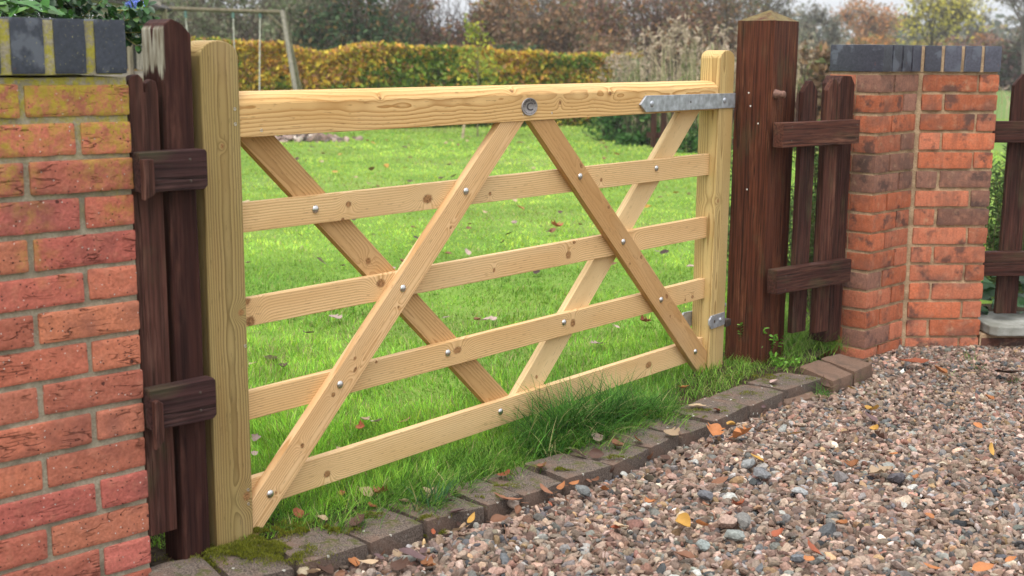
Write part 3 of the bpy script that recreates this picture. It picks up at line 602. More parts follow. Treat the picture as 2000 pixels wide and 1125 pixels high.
sl_ = solid('coping_slab', [(.345, -.028), (.37, -.052), (1.5, -.052), (1.5, .26), (.345, .26)], -.108, -.070, (.34, .1), (1.5, .1), M_slab, None, .005, rough=.001)
# the outline above was drawn in plan: stand it flat on the wall
Rf = Matrix((Vector(pd), Vector((0, 0, -1)), Vector(pn))).transposed().to_4x4(); Rf.translation = Vector(PO)
ml = Rf @ sl_.matrix_basis; sl_.parent = dw; sl_.matrix_local = Matrix.Translation(Vector(dw.location)).inverted() @ ml

for o_ in (pier2, pier3, dw): camscale(o_, 1.02)
# ================================================================== KERB STONES
s = NT('kerb_concrete'); P = s.obj(); oi = s.n('ObjectInfo'); f = s.noise(P, 260, 4, rough=.7); b = s.noise(P, 14, 4); r_ = s.noise(P, 45, 4); geo = s.n('NewGeometry'); nz = s.sep(geo.outputs['Normal'])[2]
c = s.mix(s.ramp(f, .38, .62), (.05, .040, .033), (.215, .17, .14)); c = s.mix(s.math('MULTIPLY', s.ramp(b, .42, .62), .5), c, (.20, .12, .085)); 
c = s.mix(s.math('MULTIPLY', s.ramp(r_, .62, .68), .45), c, (.30, .28, .25))
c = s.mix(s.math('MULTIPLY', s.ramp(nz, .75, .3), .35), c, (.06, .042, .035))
c = s.mix(s.math('MULTIPLY', s.math('MULTIPLY', s.ramp(s.noise(P, 22, 5), .54, .64), s.ramp(nz, .5, .9)), .85), c, (.075, .085, .015))
v = s.n('TexVoronoi'); s.set(v.inputs['Vector'], P); v.inputs['Scale'].default_value = 45
c = s.mix(s.math('MULTIPLY', s.math('LESS_THAN', v.outputs['Distance'], .17), s.math('GREATER_THAN', s.sep(v.outputs['Color'])[0], .8)), c, (.45, .43, .38))
s.bump(s.math('ADD', f, s.math('MULTIPLY', b, 2)), .9, .0035); M_kerb = s.done(c, .92, .12)
s = NT('red_paver'); P = s.obj(); f = s.noise(P, 200, 4); b = s.noise(P, 20, 4); c = s.mix(s.ramp(f, .3, .7), (.12, .072, .05), (.22, .14, .10)); c = s.mix(s.math('MULTIPLY', s.ramp(b, .5, .65), .6), c, (.09, .065, .05)); s.bump(f, .8, .003); M_paver = s.done(c, .9, .2)
ordn = ['first', 'second', 'third', 'fourth', 'fifth', 'sixth', 'seventh', 'eighth', 'ninth', 'tenth', 'eleventh', 'twelfth', 'thirteenth', 'fourteenth', 'fifteenth']
def stone(name, quad, z0, z1, mat, label, group, seed, amp=.004):
    """block on a plan quad (front-left, front-right, back-right, back-left)"""
    q = np.array([[*p[:2]] for p in quad]); cen = q.mean(0); nx, ny, nz_ = 16, 12, 5
    def pt(a, b): return (q[0]*(1-a)+q[1]*a)*(1-b)+(q[3]*(1-a)+q[2]*a)*b
    L = np.linalg.norm(q[1]-q[0]); D = np.linalg.norm(q[3]-q[0]); V, Fs = brick_grid((0, 0, 0), (L, D, z1-z0), nx, nz_, .011, amp, seed, 16)
    # brick_grid's top has few rows in y: fine, the block is small
    a = V[:, 0]/L+.5; b = V[:, 1]/D+.5
    ex = pt(a[:, None], b[:, None]); P3 = np.column_stack([ex-cen, V[:, 2]+(z1-z0)/2])
    P3[:, 2] += .004*math.sin(seed*5)*(a-.5)+.004*math.cos(seed*3)*(b-.5)
    o = link(name, npmesh(name, P3, Fs, smooth=True), mat, None, Matrix.Translation((cen[0], cen[1], z0)))
    return tag(o, label, 'kerb stone', group)
nK = len(KF)
for i in range(nK-1):
    a, b = KF[i], KF[i+1]; g_ = (b-a)/np.linalg.norm(b-a)*.004
    wd = .175 if i < 11 else .165
    k = nK-2-i
    lab = {0: 'worn grey brown kerb block nearest the red pavers'}.get(k, f'worn grey brown kerb block, {ordn[k]} in the row from the red pavers')
    if i >= nK-3: lab += ', under loose weeds' if i == nK-3 else ''
    stone('kerb_stone', [a+g_, b-g_, b+KN[i+1]*wd-g_, a+KN[i]*wd+g_], -.06, .047+rng.normal()*.002, M_kerb, lab, 'kerb stones along the gravel', i*1.7+.3, .0065)
p_ = [onz(x, y, .052)[:2] for x, y in [(1628, 742), (1668, 726), (1706, 707), (1640, 688), (1600, 700), (1560, 714)]]
stone('paver', [p_[0], p_[1], p_[4], p_[5]], -.04, .050, M_paver, 'reddish brown paver next to the last grey kerb block', 'red pavers by the brick pier', 4.4)
stone('paver', [p_[1]+np.array([.004, .003]), p_[2], p_[3], p_[4]+np.array([.004, .003])], -.04, .052, M_paver, 'reddish brown paver dusted with crumbs, touching the foot of the orange brick pier', 'red pavers by the brick pier', 5.9)
p_ = [onz(x, y, .018)[:2] for x, y in [(1535, 787), (1598, 772), (1582, 758), (1520, 772)]]
stone('stone_fragment', p_, -.02, .016, M_paver, 'flat sandy brown stone fragment half sunk in front of the kerb', None, 7.7)['category'] = 'stone'

# ================================================================== GRAVEL
def ico():
    bm = bmesh.new(); bmesh.ops.create_icosphere(bm, subdivisions=2, radius=1); bm.verts.ensure_lookup_table()
    V = np.array([v.co[:] for v in bm.verts]); Fc = np.array([[v.index for v in f.verts] for f in bm.faces]); bm.free(); return V, Fc
def rotmats(n, tilt=1.0):
    q = rng.normal(size=(n, 4)); q[:, 1:3] *= tilt; q /= np.linalg.norm(q, axis=1)[:, None]; w, x, y, z = q.T
    return np.stack([1-2*(y*y+z*z), 2*(x*y-z*w), 2*(x*z+y*w), 2*(x*y+z*w), 1-2*(x*x+z*z), 2*(y*z-x*w), 2*(x*z-y*w), 2*(y*z+x*w), 1-2*(x*x+y*y)], 1).reshape(n, 3, 3)
IV, IF = ico(); IV = IV/np.linalg.norm(IV, axis=1)[:, None]
shapes = []
for k in range(20):
    nn = rng.normal(size=(9, 3)); nn /= np.linalg.norm(nn, axis=1)[:, None]; dd = rng.uniform(.58, 1.0, 9)
    t = IV @ nn.T; r = np.min(np.where(t > .15, dd/np.maximum(t, .15), 9), axis=1); r = np.minimum(r, 1.15)
    shapes.append(IV*r[:, None])
shapes = np.array(shapes)
def kerb_side(P):   # >0 behind the kerb's front line
    P = P[:, :2]; best = np.full(len(P), 1e9); inside = np.zeros(len(P), bool)
    pts = np.concatenate([[KF[0]-(KF[1]-KF[0])*6], KF, [onz(1628, 742, .05)[:2], onz(1706, 707, .05)[:2], [1.392, 4.79], [1.605, 5.01], [1.93, 5.03], [8, 5.45]]])
    for a, b in zip(pts[:-1], pts[1:]):
        ab = b-a; L = np.linalg.norm(ab)+1e-9; u = np.clip(((P-a)@ab)/L**2, 0, 1); best = np.minimum(best, np.linalg.norm(P-a-u[:, None]*ab, axis=1))
    ring = np.concatenate([pts, [[8, -3], [-6, -3]]])
    for a, b in zip(ring, np.roll(ring, -1, 0)):
        if a[1] == b[1]: continue
        c_ = (a[1] > P[:, 1]) != (b[1] > P[:, 1]); inside ^= c_ & (P[:, 0] < (b[0]-a[0])*(P[:, 1]-a[1])/(b[1]-a[1])+a[0])
    return np.where(inside, -best, best)
def scatter(x0, x1, y0, y1, step):
    gx, gy = np.meshgrid(np.arange(x0, x1, step), np.arange(y0, y1, step)); P = np.stack([gx.ravel(), gy.ravel()], 1)
    return P + rng.uniform(-.5, .5, P.shape)*step
pal = np.array([[.37, .255, .195], [.40, .31, .245], [.31, .22, .165], [.25, .195, .15], [.46, .37, .29], [.17, .165, .155], [.25, .25, .225], [.38, .375, .345], [.12, .125, .13], [.58, .52, .44], [.40, .27, .15], [.33, .19, .14]])
GC = np.array([.67, .645, .65]); pw = np.array([.24, .16, .18, .13, .06, .05, .04, .03, .03, .015, .03, .05]); pw /= pw.sum()
def ico_n(k):
    bm = bmesh.new(); bmesh.ops.create_icosphere(bm, subdivisions=k, radius=1); V = np.array([v.co[:] for v in bm.verts]); Fc = np.array([[v.index for v in f.verts] for f in bm.faces]); bm.free(); return V/np.linalg.norm(V, axis=1)[:, None], Fc
LV, LF = ico_n(1); lshapes = np.array([LV*rng.uniform(.72, 1.2, (len(LV), 1)) for k in range(24)])
parts_g = []; 
for layer, (step, zz, rmu) in enumerate([(.0165, .000, .0092), (.0148, .0060, .0088), (.0156, .0125, .0088)]):
    P = scatter(-1.2, 2.9, 2.25, 5.1, step); ks = kerb_side(P)
    keep = (ks < -.004) & (np.abs(P[:, 0]) < P[:, 1]*.48+.3); P = P[keep]; ks = ks[keep]
    if layer == 2: sel = rng.random(len(P)) < .62; P = P[sel]; ks = ks[sel]
    n = len(P); near = np.clip(1-(P[:, 1]-2.4)/1.5, 0, 1); leftf = np.clip(1-(P[:, 0]-.2)/1.2, 0, 1); r = rmu*np.exp(rng.normal(size=n)*.26)*(1+.08*near*leftf); big = rng.random(n) < .022*(near*leftf+.05)*(1 if layer else 0)*1.2; r[big] *= rng.uniform(1.3, 1.8, big.sum())
    bumpz = fbm(np.column_stack([P*2.4, np.zeros(n)]), 2)*.022; edge = np.clip(-ks/.10, 0, 1); far = np.clip((P[:, 1]-3.6)/1.2, 0, 1)
    z = zz + bumpz*edge - .008*(1-edge) - far*.010 + rng.normal(size=n)*.0025
    sc_ = np.column_stack([r*rng.uniform(1.0, 1.6, n), r*rng.uniform(.7, 1.05, n), r*rng.uniform(.45, .8, n)])
    col = pal[rng.choice(len(pal), n, p=pw)]*np.exp(rng.normal(size=(n, 1))*.36-.06)*(1+rng.normal(size=(n, 3))*.03)*GC
    gm = big & (rng.random(n) < .6); col[gm] = pal[rng.choice([5, 6, 7, 8], gm.sum())]*(1+rng.normal(size=(gm.sum(), 1))*.15)
    Rm_ = rotmats(n, .42); off_ = np.column_stack([P, z])[:, None, :]
    for mask, SH, FA in (((P[:, 1] < 3.7) | big, shapes, IF), (~((P[:, 1] < 3.7) | big), lshapes, LF)):
        m_ = int(mask.sum()); k_ = SH.shape[1]
        V = np.einsum('nij,nkj->nki', Rm_[mask], SH[rng.integers(0, len(SH), m_)]*sc_[mask][:, None, :]) + off_[mask]
        parts_g.append((V.reshape(-1, 3), (FA[None]+(np.arange(m_)*k_)[:, None, None]).reshape(-1, 3), np.repeat(np.clip(col[mask], .02, .8), k_, 0)))
def join(parts):
    V = []; Fc = []; Cc = []; b = 0
    for v, f, c in parts: V.append(v); Fc.append(f+b); Cc.append(c); b += len(v)
    return np.concatenate(V), np.concatenate(Fc), np.concatenate(Cc)
GV, GF, GCc = join(parts_g)
tag(link('gravel', npmesh('gravel', GV, GF, GCc), M_stone), 'pinkish brown angular gravel with odd grey pebbles covering the drive', 'gravel', kind='stuff')

# ================================================================== GRASS
def blades(P, z, L, w, az, lean, col, seg=4, droop=1.6):
    """curved tapering blades as triangle/quad strips -> V, F(quads), C"""
    n = len(P); t = np.linspace(0, 1, seg+1)
    dirx = np.cos(az); diry = np.sin(az)
    ang = lean[:, None] + (droop*lean[:, None]+.12)*t[None, :]            # angle from vertical along the blade
    ds = L[:, None]/seg; hx = np.concatenate([np.zeros((n, 1)), np.cumsum(np.sin(ang[:, :-1])*ds, 1)], 1); hz = np.concatenate([np.zeros((n, 1)), np.cumsum(np.cos(ang[:, :-1])*ds, 1)], 1)
    px = P[:, 0:1]+dirx[:, None]*hx; py = P[:, 1:2]+diry[:, None]*hx; pz = z[:, None]+hz
    ww = w[:, None]*(1-t[None, :]**1.6*.97)/2
    tw = rng.uniform(-.9, .9, n)+az+np.pi/2; sx = np.cos(tw)[:, None]*ww; sy = np.sin(tw)[:, None]*ww
    V = np.stack([np.stack([px-sx, py-sy, pz], -1), np.stack([px+sx, py+sy, pz], -1)], 2).reshape(n, (seg+1)*2, 3)
    k = np.arange(seg); q = np.stack([2*k, 2*k+1, 2*k+3, 2*k+2], 1); Fc = (q[None]+(np.arange(n)*(seg+1)*2)[:, None, None]).reshape(-1, 4)
    sh = np.repeat(t, 2)[None, :, None]; Cc = np.clip(col[:, None, :]*(.92+.16*sh), 0, 1)
    return V.reshape(-1, 3), Fc, np.broadcast_to(Cc, (n, (seg+1)*2, 3)).reshape(-1, 3)
def join(parts):
    V = []; Fc = []; Cc = []; b = 0
    for v, f, c in parts: V.append(v); Fc.append(f+b); Cc.append(c); b += len(v)
    return np.concatenate(V), np.concatenate(Fc), np.concatenate(Cc)
def uv_of(P): q = P[:, :2]-GO[:2]; return q@GD[:2], q@GN[:2]
bands = [(2.75, 3.9, 24000, .040, .0030, 4), (3.9, 5.2, 12000, .038, .0036, 3), (5.2, 7.2, 5200, .036, .0052, 3), (7.2, 10.5, 2000, .035, .008, 2), (10.5, 15, 700, .04, .014, 2), (15, 23, 230, .045, .024, 2)]
parts = []
for y0, y1, dn, L0, w0, sg in bands:
    area = (y1-y0)*(.5*(y0+y1)*.86+.8); n = int(area*dn); y = rng.uniform(y0, y1, n); x = rng.uniform(-1, 1, n)*(y*.43+.4); P = np.stack([x, y], 1)
    u, nn = uv_of(P); g = fbm(np.column_stack([P*3.2, np.zeros(n)]), 2); g2 = fbm(np.column_stack([P*.9, np.full(n, 4.)]), 2); g3 = fbm(np.column_stack([P*[9, 9], np.full(n, 8.)]), 2)
    k = (nn > -.02) & (kerb_side(P) > .14) & ~((P[:, 0] > P[:, 1]*.28+.02) & (P[:, 1] < 4.6) & (nn < .15)); k &= (x < 6)
    P, u, nn, g, g2, g3 = [q[k] for q in (P, u, nn, g, g2, g3)]; n = len(P)
    fy0 = np.clip((P[:, 1]-3.6)/3, 0, 1); L = L0*(1-.35*fy0)*(1+g*1.5*(1-.5*fy0)+g3*.5)*rng.uniform(.6, 1.35, n)*np.where(nn < .5, 1.25, 1); az = rng.uniform(0, 2*np.pi, n)*.6+fbm(np.column_stack([P*5, np.full(n, 2.)]), 2)*12
    lean = np.abs(rng.normal(size=n))*.34+.12
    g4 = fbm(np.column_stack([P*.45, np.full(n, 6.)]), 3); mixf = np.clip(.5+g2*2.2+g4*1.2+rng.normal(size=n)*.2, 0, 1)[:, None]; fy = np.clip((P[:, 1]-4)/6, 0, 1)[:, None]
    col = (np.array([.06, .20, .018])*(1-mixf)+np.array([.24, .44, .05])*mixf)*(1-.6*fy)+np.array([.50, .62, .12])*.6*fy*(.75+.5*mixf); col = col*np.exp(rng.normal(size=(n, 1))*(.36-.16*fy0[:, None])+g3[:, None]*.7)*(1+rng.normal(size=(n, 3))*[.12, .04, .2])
    dry = rng.random(n) < .05+.30*np.clip(g4*3-.2, 0, 1); col[dry] = np.array([.42, .38, .17])*rng.uniform(.6, 1.2, (dry.sum(), 1))
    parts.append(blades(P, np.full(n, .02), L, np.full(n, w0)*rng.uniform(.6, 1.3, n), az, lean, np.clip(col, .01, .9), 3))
V, Fc, Cc = join(parts)
tag(link('lawn_grass', npmesh('lawn_grass', V, Fc, Cc, True), M_grass), 'short bright green lawn grass beyond the gate', 'grass', kind='stuff')
# long uncut grass under the gate, flopping over the kerb
def longgrass(n, cu, cn, su, sn, L0, L1, w, colA, colB, lean0=.25, az0=None, z=.03, lim=True):
    u = cu+rng.normal(size=n)*su; nn = cn+rng.normal(size=n)*sn; P = (GO+GD*u[:, None]+GN*nn[:, None])[:, :2]
    if lim: k = kerb_side(P) > .02; P = P[k]; n = len(P)
    az = rng.uniform(0, 2*np.pi, n) if az0 is None else az0+rng.normal(size=n)*.9
    m_ = rng.random((n, 1))**1.5; col = (np.array(colA)*(1-m_)+np.array(colB)*m_)*np.exp(rng.normal(size=(n, 1))*.3)
    dry = rng.random(n) < .06; col[dry] = [.40, .36, .16]
    return blades(P, np.full(n, z), rng.uniform(L0, L1, n), np.full(n, w)*rng.uniform(.6, 1.3, n), az, np.abs(rng.normal(size=n))*.3+lean0, np.clip(col, .01, .9), 6, 1.9)
gD, gL = (.05, .15, .018), (.22, .40, .055); parts = []
toward = GA-math.pi/2
for k in range(80):
    cu = rng.uniform(.18, 1.62); dens = 1.0 if .3 < cu < 1.45 else .6
    cn = -.13+rng.normal()*.06 + (-.03 if .8 < cu < 1.45 else 0)
    parts.append(longgrass(int(70*dens), cu, cn, .030, .025, .04, .105, .0024, gD, gL, .3, toward+rng.normal()*.7))
for k in range(60): parts.append(longgrass(60, rng.uniform(.1, 2.05), rng.uniform(-.14, .14), .03, .03, .03, .07, .0022, gD, gL, .2))
for cu, cn, n, L1 in [(1.03, -.07, 230, .24), (1.12, -.08, 320, .28), (1.21, -.10, 330, .28), (1.31, -.12, 320, .26), (1.41, -.15, 260, .21), (1.50, -.16, 160, .14), (1.15, -.16, 260, .19), (.97, -.14, 200, .15)]:
    parts.append(longgrass(n, cu, cn, .040, .022, L1*.45, L1, .0032, (.022, .085, .012), (.11, .27, .04), .34, None))
parts.append(longgrass(60, .42, -.19, .03, .012, .06, .12, .0042, (.05, .14, .05), (.10, .22, .10), .1, toward))
V, Fc, Cc = join(parts); tag(link('long_grass', npmesh('long_grass', V, Fc, Cc, True), M_grass), 'long uncut grass flopping over the kerb below the bottom rail', 'grass', kind='stuff')
# thinner grass and weeds round the right-hand post and the pavers
parts = []
for cu, cn, n, L1, su in [(2.3, -.06, 380, .06, .10), (2.15, -.12, 380, .045, .12), (1.9, -.14, 420, .05, .12), (2.66, -.05, 320, .12, .05), (2.80, .02, 460, .17, .06), (2.88, .12, 380, .17, .06), (2.75, -.16, 260, .12, .06), (2.55, -.10, 220, .10, .06), (2.62, -.02, 200, .10, .04), (2.98, .2, 300, .15, .08), (2.42, -.2, 200, .06, .1)]:
    parts.append(longgrass(n, cu, cn, su, .04, L1*.4, L1, .0025, (.09, .21, .02), (.28, .43, .08), .25))
for px, py, n, L1 in [(1660, 742, 38, .085), (1610, 772, 50, .10), (1905, 722, 12, .08), (1895, 700, 10, .12), (1985, 745, 14, .06), (1850, 735, 8, .05), (1700, 770, 8, .04)]:
    p0 = onz(px, py, .01); q = p0[:2]-GO[:2]; parts.append(longgrass(n, q@GD[:2], q@GN[:2], .018, .014, L1*.5, L1, .0026, (.06, .16, .02), (.15, .30, .06), .45, None, .005, False))
V, Fc, Cc = join(parts); tag(link('weedy_grass', npmesh('weedy_grass', V, Fc, Cc, True), M_grass), 'wispy grass and weeds round the foot of the brown gatepost', 'grass', kind='stuff')
# moss cushions: dense tiny blades on the kerb and at the foot of the left post
parts = []
def moss(px, py, n, sx, sy, z=.048, L=.009, colA=(.065, .075, .008), colB=(.24, .25, .025)):
    c0 = onz(px, py, z); P = c0[None, :2]+rng.normal(size=(n, 2))*[sx, sy]; h = np.clip(.5+fbm(np.column_stack([P*38, np.zeros(n)]), 2)*2.2, 0, 1); k = h > .42; P = P[k]; h = h[k]; n = len(P)
    m_ = rng.random((n, 1)); col = (np.array(colA)*(1-m_)+np.array(colB)*m_)
    return blades(P, z-.006+h*.012, rng.uniform(.4, 1, n)*L, np.full(n, .0016), rng.uniform(0, 6.3, n), rng.uniform(.1, .8, n), col, 2, 1)
for a in [(440, 1095, 5000, .035, .03, .035), (470, 1080, 5200, .05, .03), (400, 1085, 4200, .04, .035, .032), (530, 1070, 2800, .05, .02), (555, 1035, 3600, .06, .02), (625, 1035, 2600, .05, .015), (570, 1090, 1600, .04, .02), (720, 1010, 700, .02, .012), (510, 1045, 2600, .03, .02), (826, 1013, 500, .02, .006), (815, 1000, 400, .02, .01), (960, 972, 350, .02, .006), (985, 950, 350, .03, .006), (1095, 920, 400, .02, .006), (1195, 895, 500, .03, .006), (1480, 735, 900, .06, .01), (1530, 742, 900, .06, .01), (1450, 770, 300, .03, .01), (1345, 815, 500, .04, .006), (1380, 805, 400, .04, .006), (860, 1045, 300, .012, .01, .01), (835, 1045, 260, .01, .01, .012)]: parts.append(moss(*a))
V, Fc, Cc = join(parts); tag(link('moss', npmesh('moss', V, Fc, Cc, True), M_grass), 'yellow green moss cushions on the kerb at the foot of the left post', 'moss', kind='stuff')

# ================================================================== FALLEN LEAVES AND STICKS
def leafmesh(kind, curl, seed, L=1.0):
    r_ = np.random.default_rng(seed); nx, ny = 9, 7; t = np.linspace(0, 1, nx)
    if kind == 'oval': w = .33*np.sin(np.pi*t**.85)**.8+.004
    elif kind == 'lobed': w = .36*np.sin(np.pi*t**.9)**.7*(1+.35*np.cos(t*19))+.004
    else: w = .17*np.sin(np.pi*t**.9)**.8+.003
    v = np.linspace(-1, 1, ny); X = (t-.5)[:, None]+0*v; X = X+ (.06*np.abs(v)[None]*np.sin(t*16)[:, None] if kind == 'lobed' else 0); Y = w[:, None]*v[None]
    Z = curl*(.55*Y**2/.1*.3+.5*(t[:, None]-.5)**2) + .04*np.abs(v)[None]*0 + curl*.22*r_.normal()*(X*Y)*3 + .012*r_.normal(size=(nx, ny))
    V = np.stack([X, Y, Z], -1).reshape(-1, 3); i, j = np.meshgrid(np.arange(nx-1), np.arange(ny-1), indexing='ij'); a = i*ny+j
    Fc = np.stack([a, a+ny, a+ny+1, a+1], -1).reshape(-1, 4)
    S, SF = tubes([([(-.5, 0, .0), (-.62, .02, .02), (-.75, .03, .05)], [.012, .01, .008])], 4); V = np.concatenate([V, S]); Fc = np.concatenate([Fc, SF+nx*ny])
    return V, Fc
LC = {'orange': (.38, .15, .055), 'yellow': (.48, .27, .06), 'brown': (.22, .10, .055), 'dark brown': (.085, .045, .032), 'rust red': (.30, .085, .04), 'pale tan': (.46, .33, .21), 'greyish pink': (.34, .24, .21), 'dull purple': (.14, .085, .085)}
Lcache = {}
def leaf(px, py, size, colname, kind, where, z=.03, curl=None, tilt=None, label=None, group=None):
    kk = (kind, colname, rng.integers(0, 3))
    if kk not in Lcache:
        c_ = curl if curl is not None else rng.uniform(.4, 1.5); V, Fc = leafmesh(kind, c_, int(rng.integers(1e6)))
        col = np.array(LC[colname])[None]*(1+.25*fbm(V*6+rng.random()*9, 2))[:, None]*(1+.2*rng.normal()); me = npmesh('fallen_leaf', V, Fc, np.clip(col, .01, .9), True); me.materials.append(M_leaf); Lcache[kk] = me
    o = bpy.data.objects.new('fallen_leaf', Lcache[kk]); C.objects.link(o); p0 = onz(px, py, z)
    S_ = size/F*p0[1]*1.35; o.location = p0; o.scale = (S_, S_, S_)
    tl = tilt if tilt is not None else .25; o.rotation_euler = (rng.normal()*tl, rng.normal()*tl, rng.uniform(0, 6.28)); o.location[2] = z+.004
    return tag(o, label or f'{colname} {kind if kind!="slim" else "narrow"} fallen leaf {where}', 'leaf', group or 'fallen leaves '+where.split(',')[0])
GZ = .030
spec = [ # px,py,size,colour,kind,where,z
 (1450, 852, 40, 'orange', 'lobed', 'resting against the kerb, biggest of the orange ones there', .035), (1395, 845, 34, 'orange', 'lobed', 'on the gravel beside the kerb, upright on its edge', .035), (1428, 832, 16, 'yellow', 'oval', 'tucked under an orange leaf by the kerb', .03), (1312, 850, 30, 'pale tan', 'lobed', 'lying flat near the edge of a kerb block', .052), (1245, 862, 26, 'orange', 'oval', 'on the kerb right of the big grass tuft', .052),
 (1128, 888, 36, 'greyish pink', 'oval', 'standing up on the kerb below the grass tuft', .055), (1168, 858, 30, 'greyish pink', 'oval', 'on the kerb nearest the grass tuft', .052), (1205, 873, 26, 'brown', 'oval', 'on the kerb between two grey leaves', .052), (1165, 890, 24, 'dark brown', 'oval', 'on the kerb in front of the grass tuft', .052),
 (1058, 916, 26, 'brown', 'oval', 'on the kerb near the middle', .052), (1066, 962, 34, 'brown', 'slim', 'hanging over the kerb edge onto the gravel', .035), (985, 930, 28, 'rust red', 'oval', 'on the kerb, curled, left of centre', .052), (990, 978, 46, 'brown', 'slim', 'curled on the front face of the kerb', .045), (975, 1018, 28, 'brown', 'oval', 'below the kerb, reddish and creased', .03),
 (1095, 955, 30, 'orange', 'slim', 'against the kerb beside a grey pebble', .035), (1120, 948, 26, 'orange', 'slim', 'right of the grey pebble by the kerb', .035), (1180, 960, 44, 'orange', 'slim', 'curled on the gravel in the middle', GZ), (1212, 1030, 60, 'pale tan', 'slim', 'long and papery on the gravel', .035),
 (845, 970, 30, 'pale tan', 'lobed', 'on the kerb left of the long grass', .052), (790, 983, 20, 'pale tan', 'oval', 'small on the kerb beside the grass', .052), (872, 973, 24, 'dark brown', 'oval', 'curled on the kerb beside the tan one', .052), (745, 967, 28, 'orange', 'lobed', 'at the edge of the grass above the kerb', .05), (716, 965, 26, 'pale tan', 'oval', 'pale at the grass edge', .045), (725, 992, 22, 'rust red', 'oval', 'at the grass edge above the left kerb', .05), (700, 1022, 40, 'dark brown', 'oval', 'curled on the kerb at the left', .055), (667, 968, 18, 'rust red', 'oval', 'in the grass below the bottom rail', .05),
 (583, 1007, 26, 'rust red', 'oval', 'beside the moss at the left', .05), (602, 1008, 20, 'brown', 'slim', 'by the moss, pointing right', .05), (630, 1016, 18, 'pale tan', 'oval', 'small beside the moss', .05), (890, 1003, 34, 'dull purple', 'oval', 'on the front edge of the kerb', .052),
 (690, 1101, 28, 'orange', 'oval', 'on the soil at the bottom left', .015), (718, 1102, 34, 'pale tan', 'slim', 'standing on end in front of the kerb', .025), (805, 1088, 48, 'dull purple', 'oval', 'broad and dark on the gravel near the kerb', .03), (775, 1085, 20, 'pale tan', 'lobed', 'small, beside the dark leaf heap', .03), (835, 1108, 26, 'orange', 'lobed', 'bright at the bottom of the picture', .03), (780, 1108, 38, 'dark brown', 'lobed', 'crumpled in the dark heap by the kerb', .03), (635, 1112, 40, 'dark brown', 'oval', 'beside a tan stone at the bottom', .02), (610, 1122, 30, 'pale tan', 'oval', 'broad tan at the very bottom', .02), (920, 1018, 28, 'yellow', 'slim', 'standing by the kerb corner', .03), (898, 1038, 30, 'pale tan', 'oval', 'on gravel in front of the kerb corner', .03),
 (1205, 1035, 22, 'rust red', 'oval', 'near the papery leaf', GZ), (1270, 985, 26, 'orange', 'lobed', 'spiky, right of centre', GZ), (1380, 990, 28, 'brown', 'slim', 'upright in the middle gravel', .035), (1370, 1028, 26, 'orange', 'oval', 'below the upright brown leaf', GZ), (1335, 1027, 34, 'yellow', 'oval', 'pale yellow by a round stone', GZ), (1440, 990, 26, 'rust red', 'lobed', 'half yellow, in the middle gravel', GZ), (1405, 942, 40, 'brown', 'slim', 'dark, near a big grey pebble', GZ), (1478, 897, 24, 'yellow', 'oval', 'pale beside the grey pebble', GZ), (1335, 1090, 34, 'brown', 'oval', 'at the lower middle', GZ), (1645, 1027, 26, 'orange', 'oval', 'bright in the lower right gravel', .035), (1590, 1080, 44, 'rust red', 'slim', 'long and curled in the lower gravel', .035), (1520, 1047, 30, 'rust red', 'oval', 'flat and wet in the lower gravel', .035), (1580, 1097, 26, 'orange', 'oval', 'below the long rusty one', .035), (1822, 1113, 34, 'orange', 'slim', 'at the bottom edge, right', .035), (1920, 1115, 36, 'orange', 'oval', 'at the bottom edge, far right', .035), (1975, 1097, 20, 'orange', 'oval', 'at the lower right corner', .035), (1815, 1012, 22, 'orange', 'oval', 'half buried, right', .035), (1720, 925, 40, 'pale tan', 'lobed', 'large, beside a black pebble', .035), (1668, 912, 28, 'orange', 'lobed', 'rusty orange, right of centre', .035), (1935, 882, 28, 'yellow', 'slim', 'bright yellow at the right', .035), (1708, 842, 22, 'yellow', 'oval', 'above a dark leaf', .035), (1718, 856, 24, 'dark brown', 'lobed', 'just under a yellow leaf', .035), (1702, 803, 24, 'yellow', 'oval', 'golden in the far gravel', .035), (1662, 760, 18, 'yellow', 'oval', 'small and golden near the pavers', .035), (1610, 757, 30, 'dark brown', 'lobed', 'curled in front of the last kerb block', .03), (1910, 835, 18, 'orange', 'oval', 'small, upper right gravel', .035), (1932, 781, 20, 'orange', 'oval', 'near the dwarf wall', .035), (1835, 727, 26, 'orange', 'oval', 'close to the orange pier', .035), (1965, 730, 44, 'dark brown', 'oval', 'big and dark near the dwarf wall', .035), (1780, 708, 50, 'rust red', 'slim', 'at the foot of the inner pier corner', .035), (1745, 890, 16, 'orange', 'oval', 'tiny, centre right', .035), (1490, 845, 20, 'yellow', 'slim', 'in the gravel right of the kerb leaves', .035), (1555, 849, 22, 'yellow', 'oval', 'in the upper middle gravel', .035), (1700, 818, 28, 'dull purple', 'oval', 'dark in the far gravel', .035), (1790, 935, 16, 'orange', 'oval', 'tiny, right', .035), (1360, 796, 30, 'pale tan', 'oval', 'flat on the far kerb', .052), (1400, 803, 28, 'rust red', 'slim', 'curled over the far kerb edge', .052), (1266, 811, 26, 'rust red', 'oval', 'at the grass edge of the far kerb', .05), (1335, 760, 26, 'orange', 'oval', 'in the grass by the hanging stile', .05), (1512, 748, 20, 'greyish pink', 'oval', 'on the farthest grey kerb block', .052),
]
for px, py, sz, cn_, kd_, wh, z_ in spec:
    place = '' if any(w_ in wh for w_ in ('kerb', 'gravel', 'grass', 'pier', 'soil', 'moss', 'wall')) else ' on the gravel'
    leaf(px, py, sz, cn_, kd_, wh+place, z_)
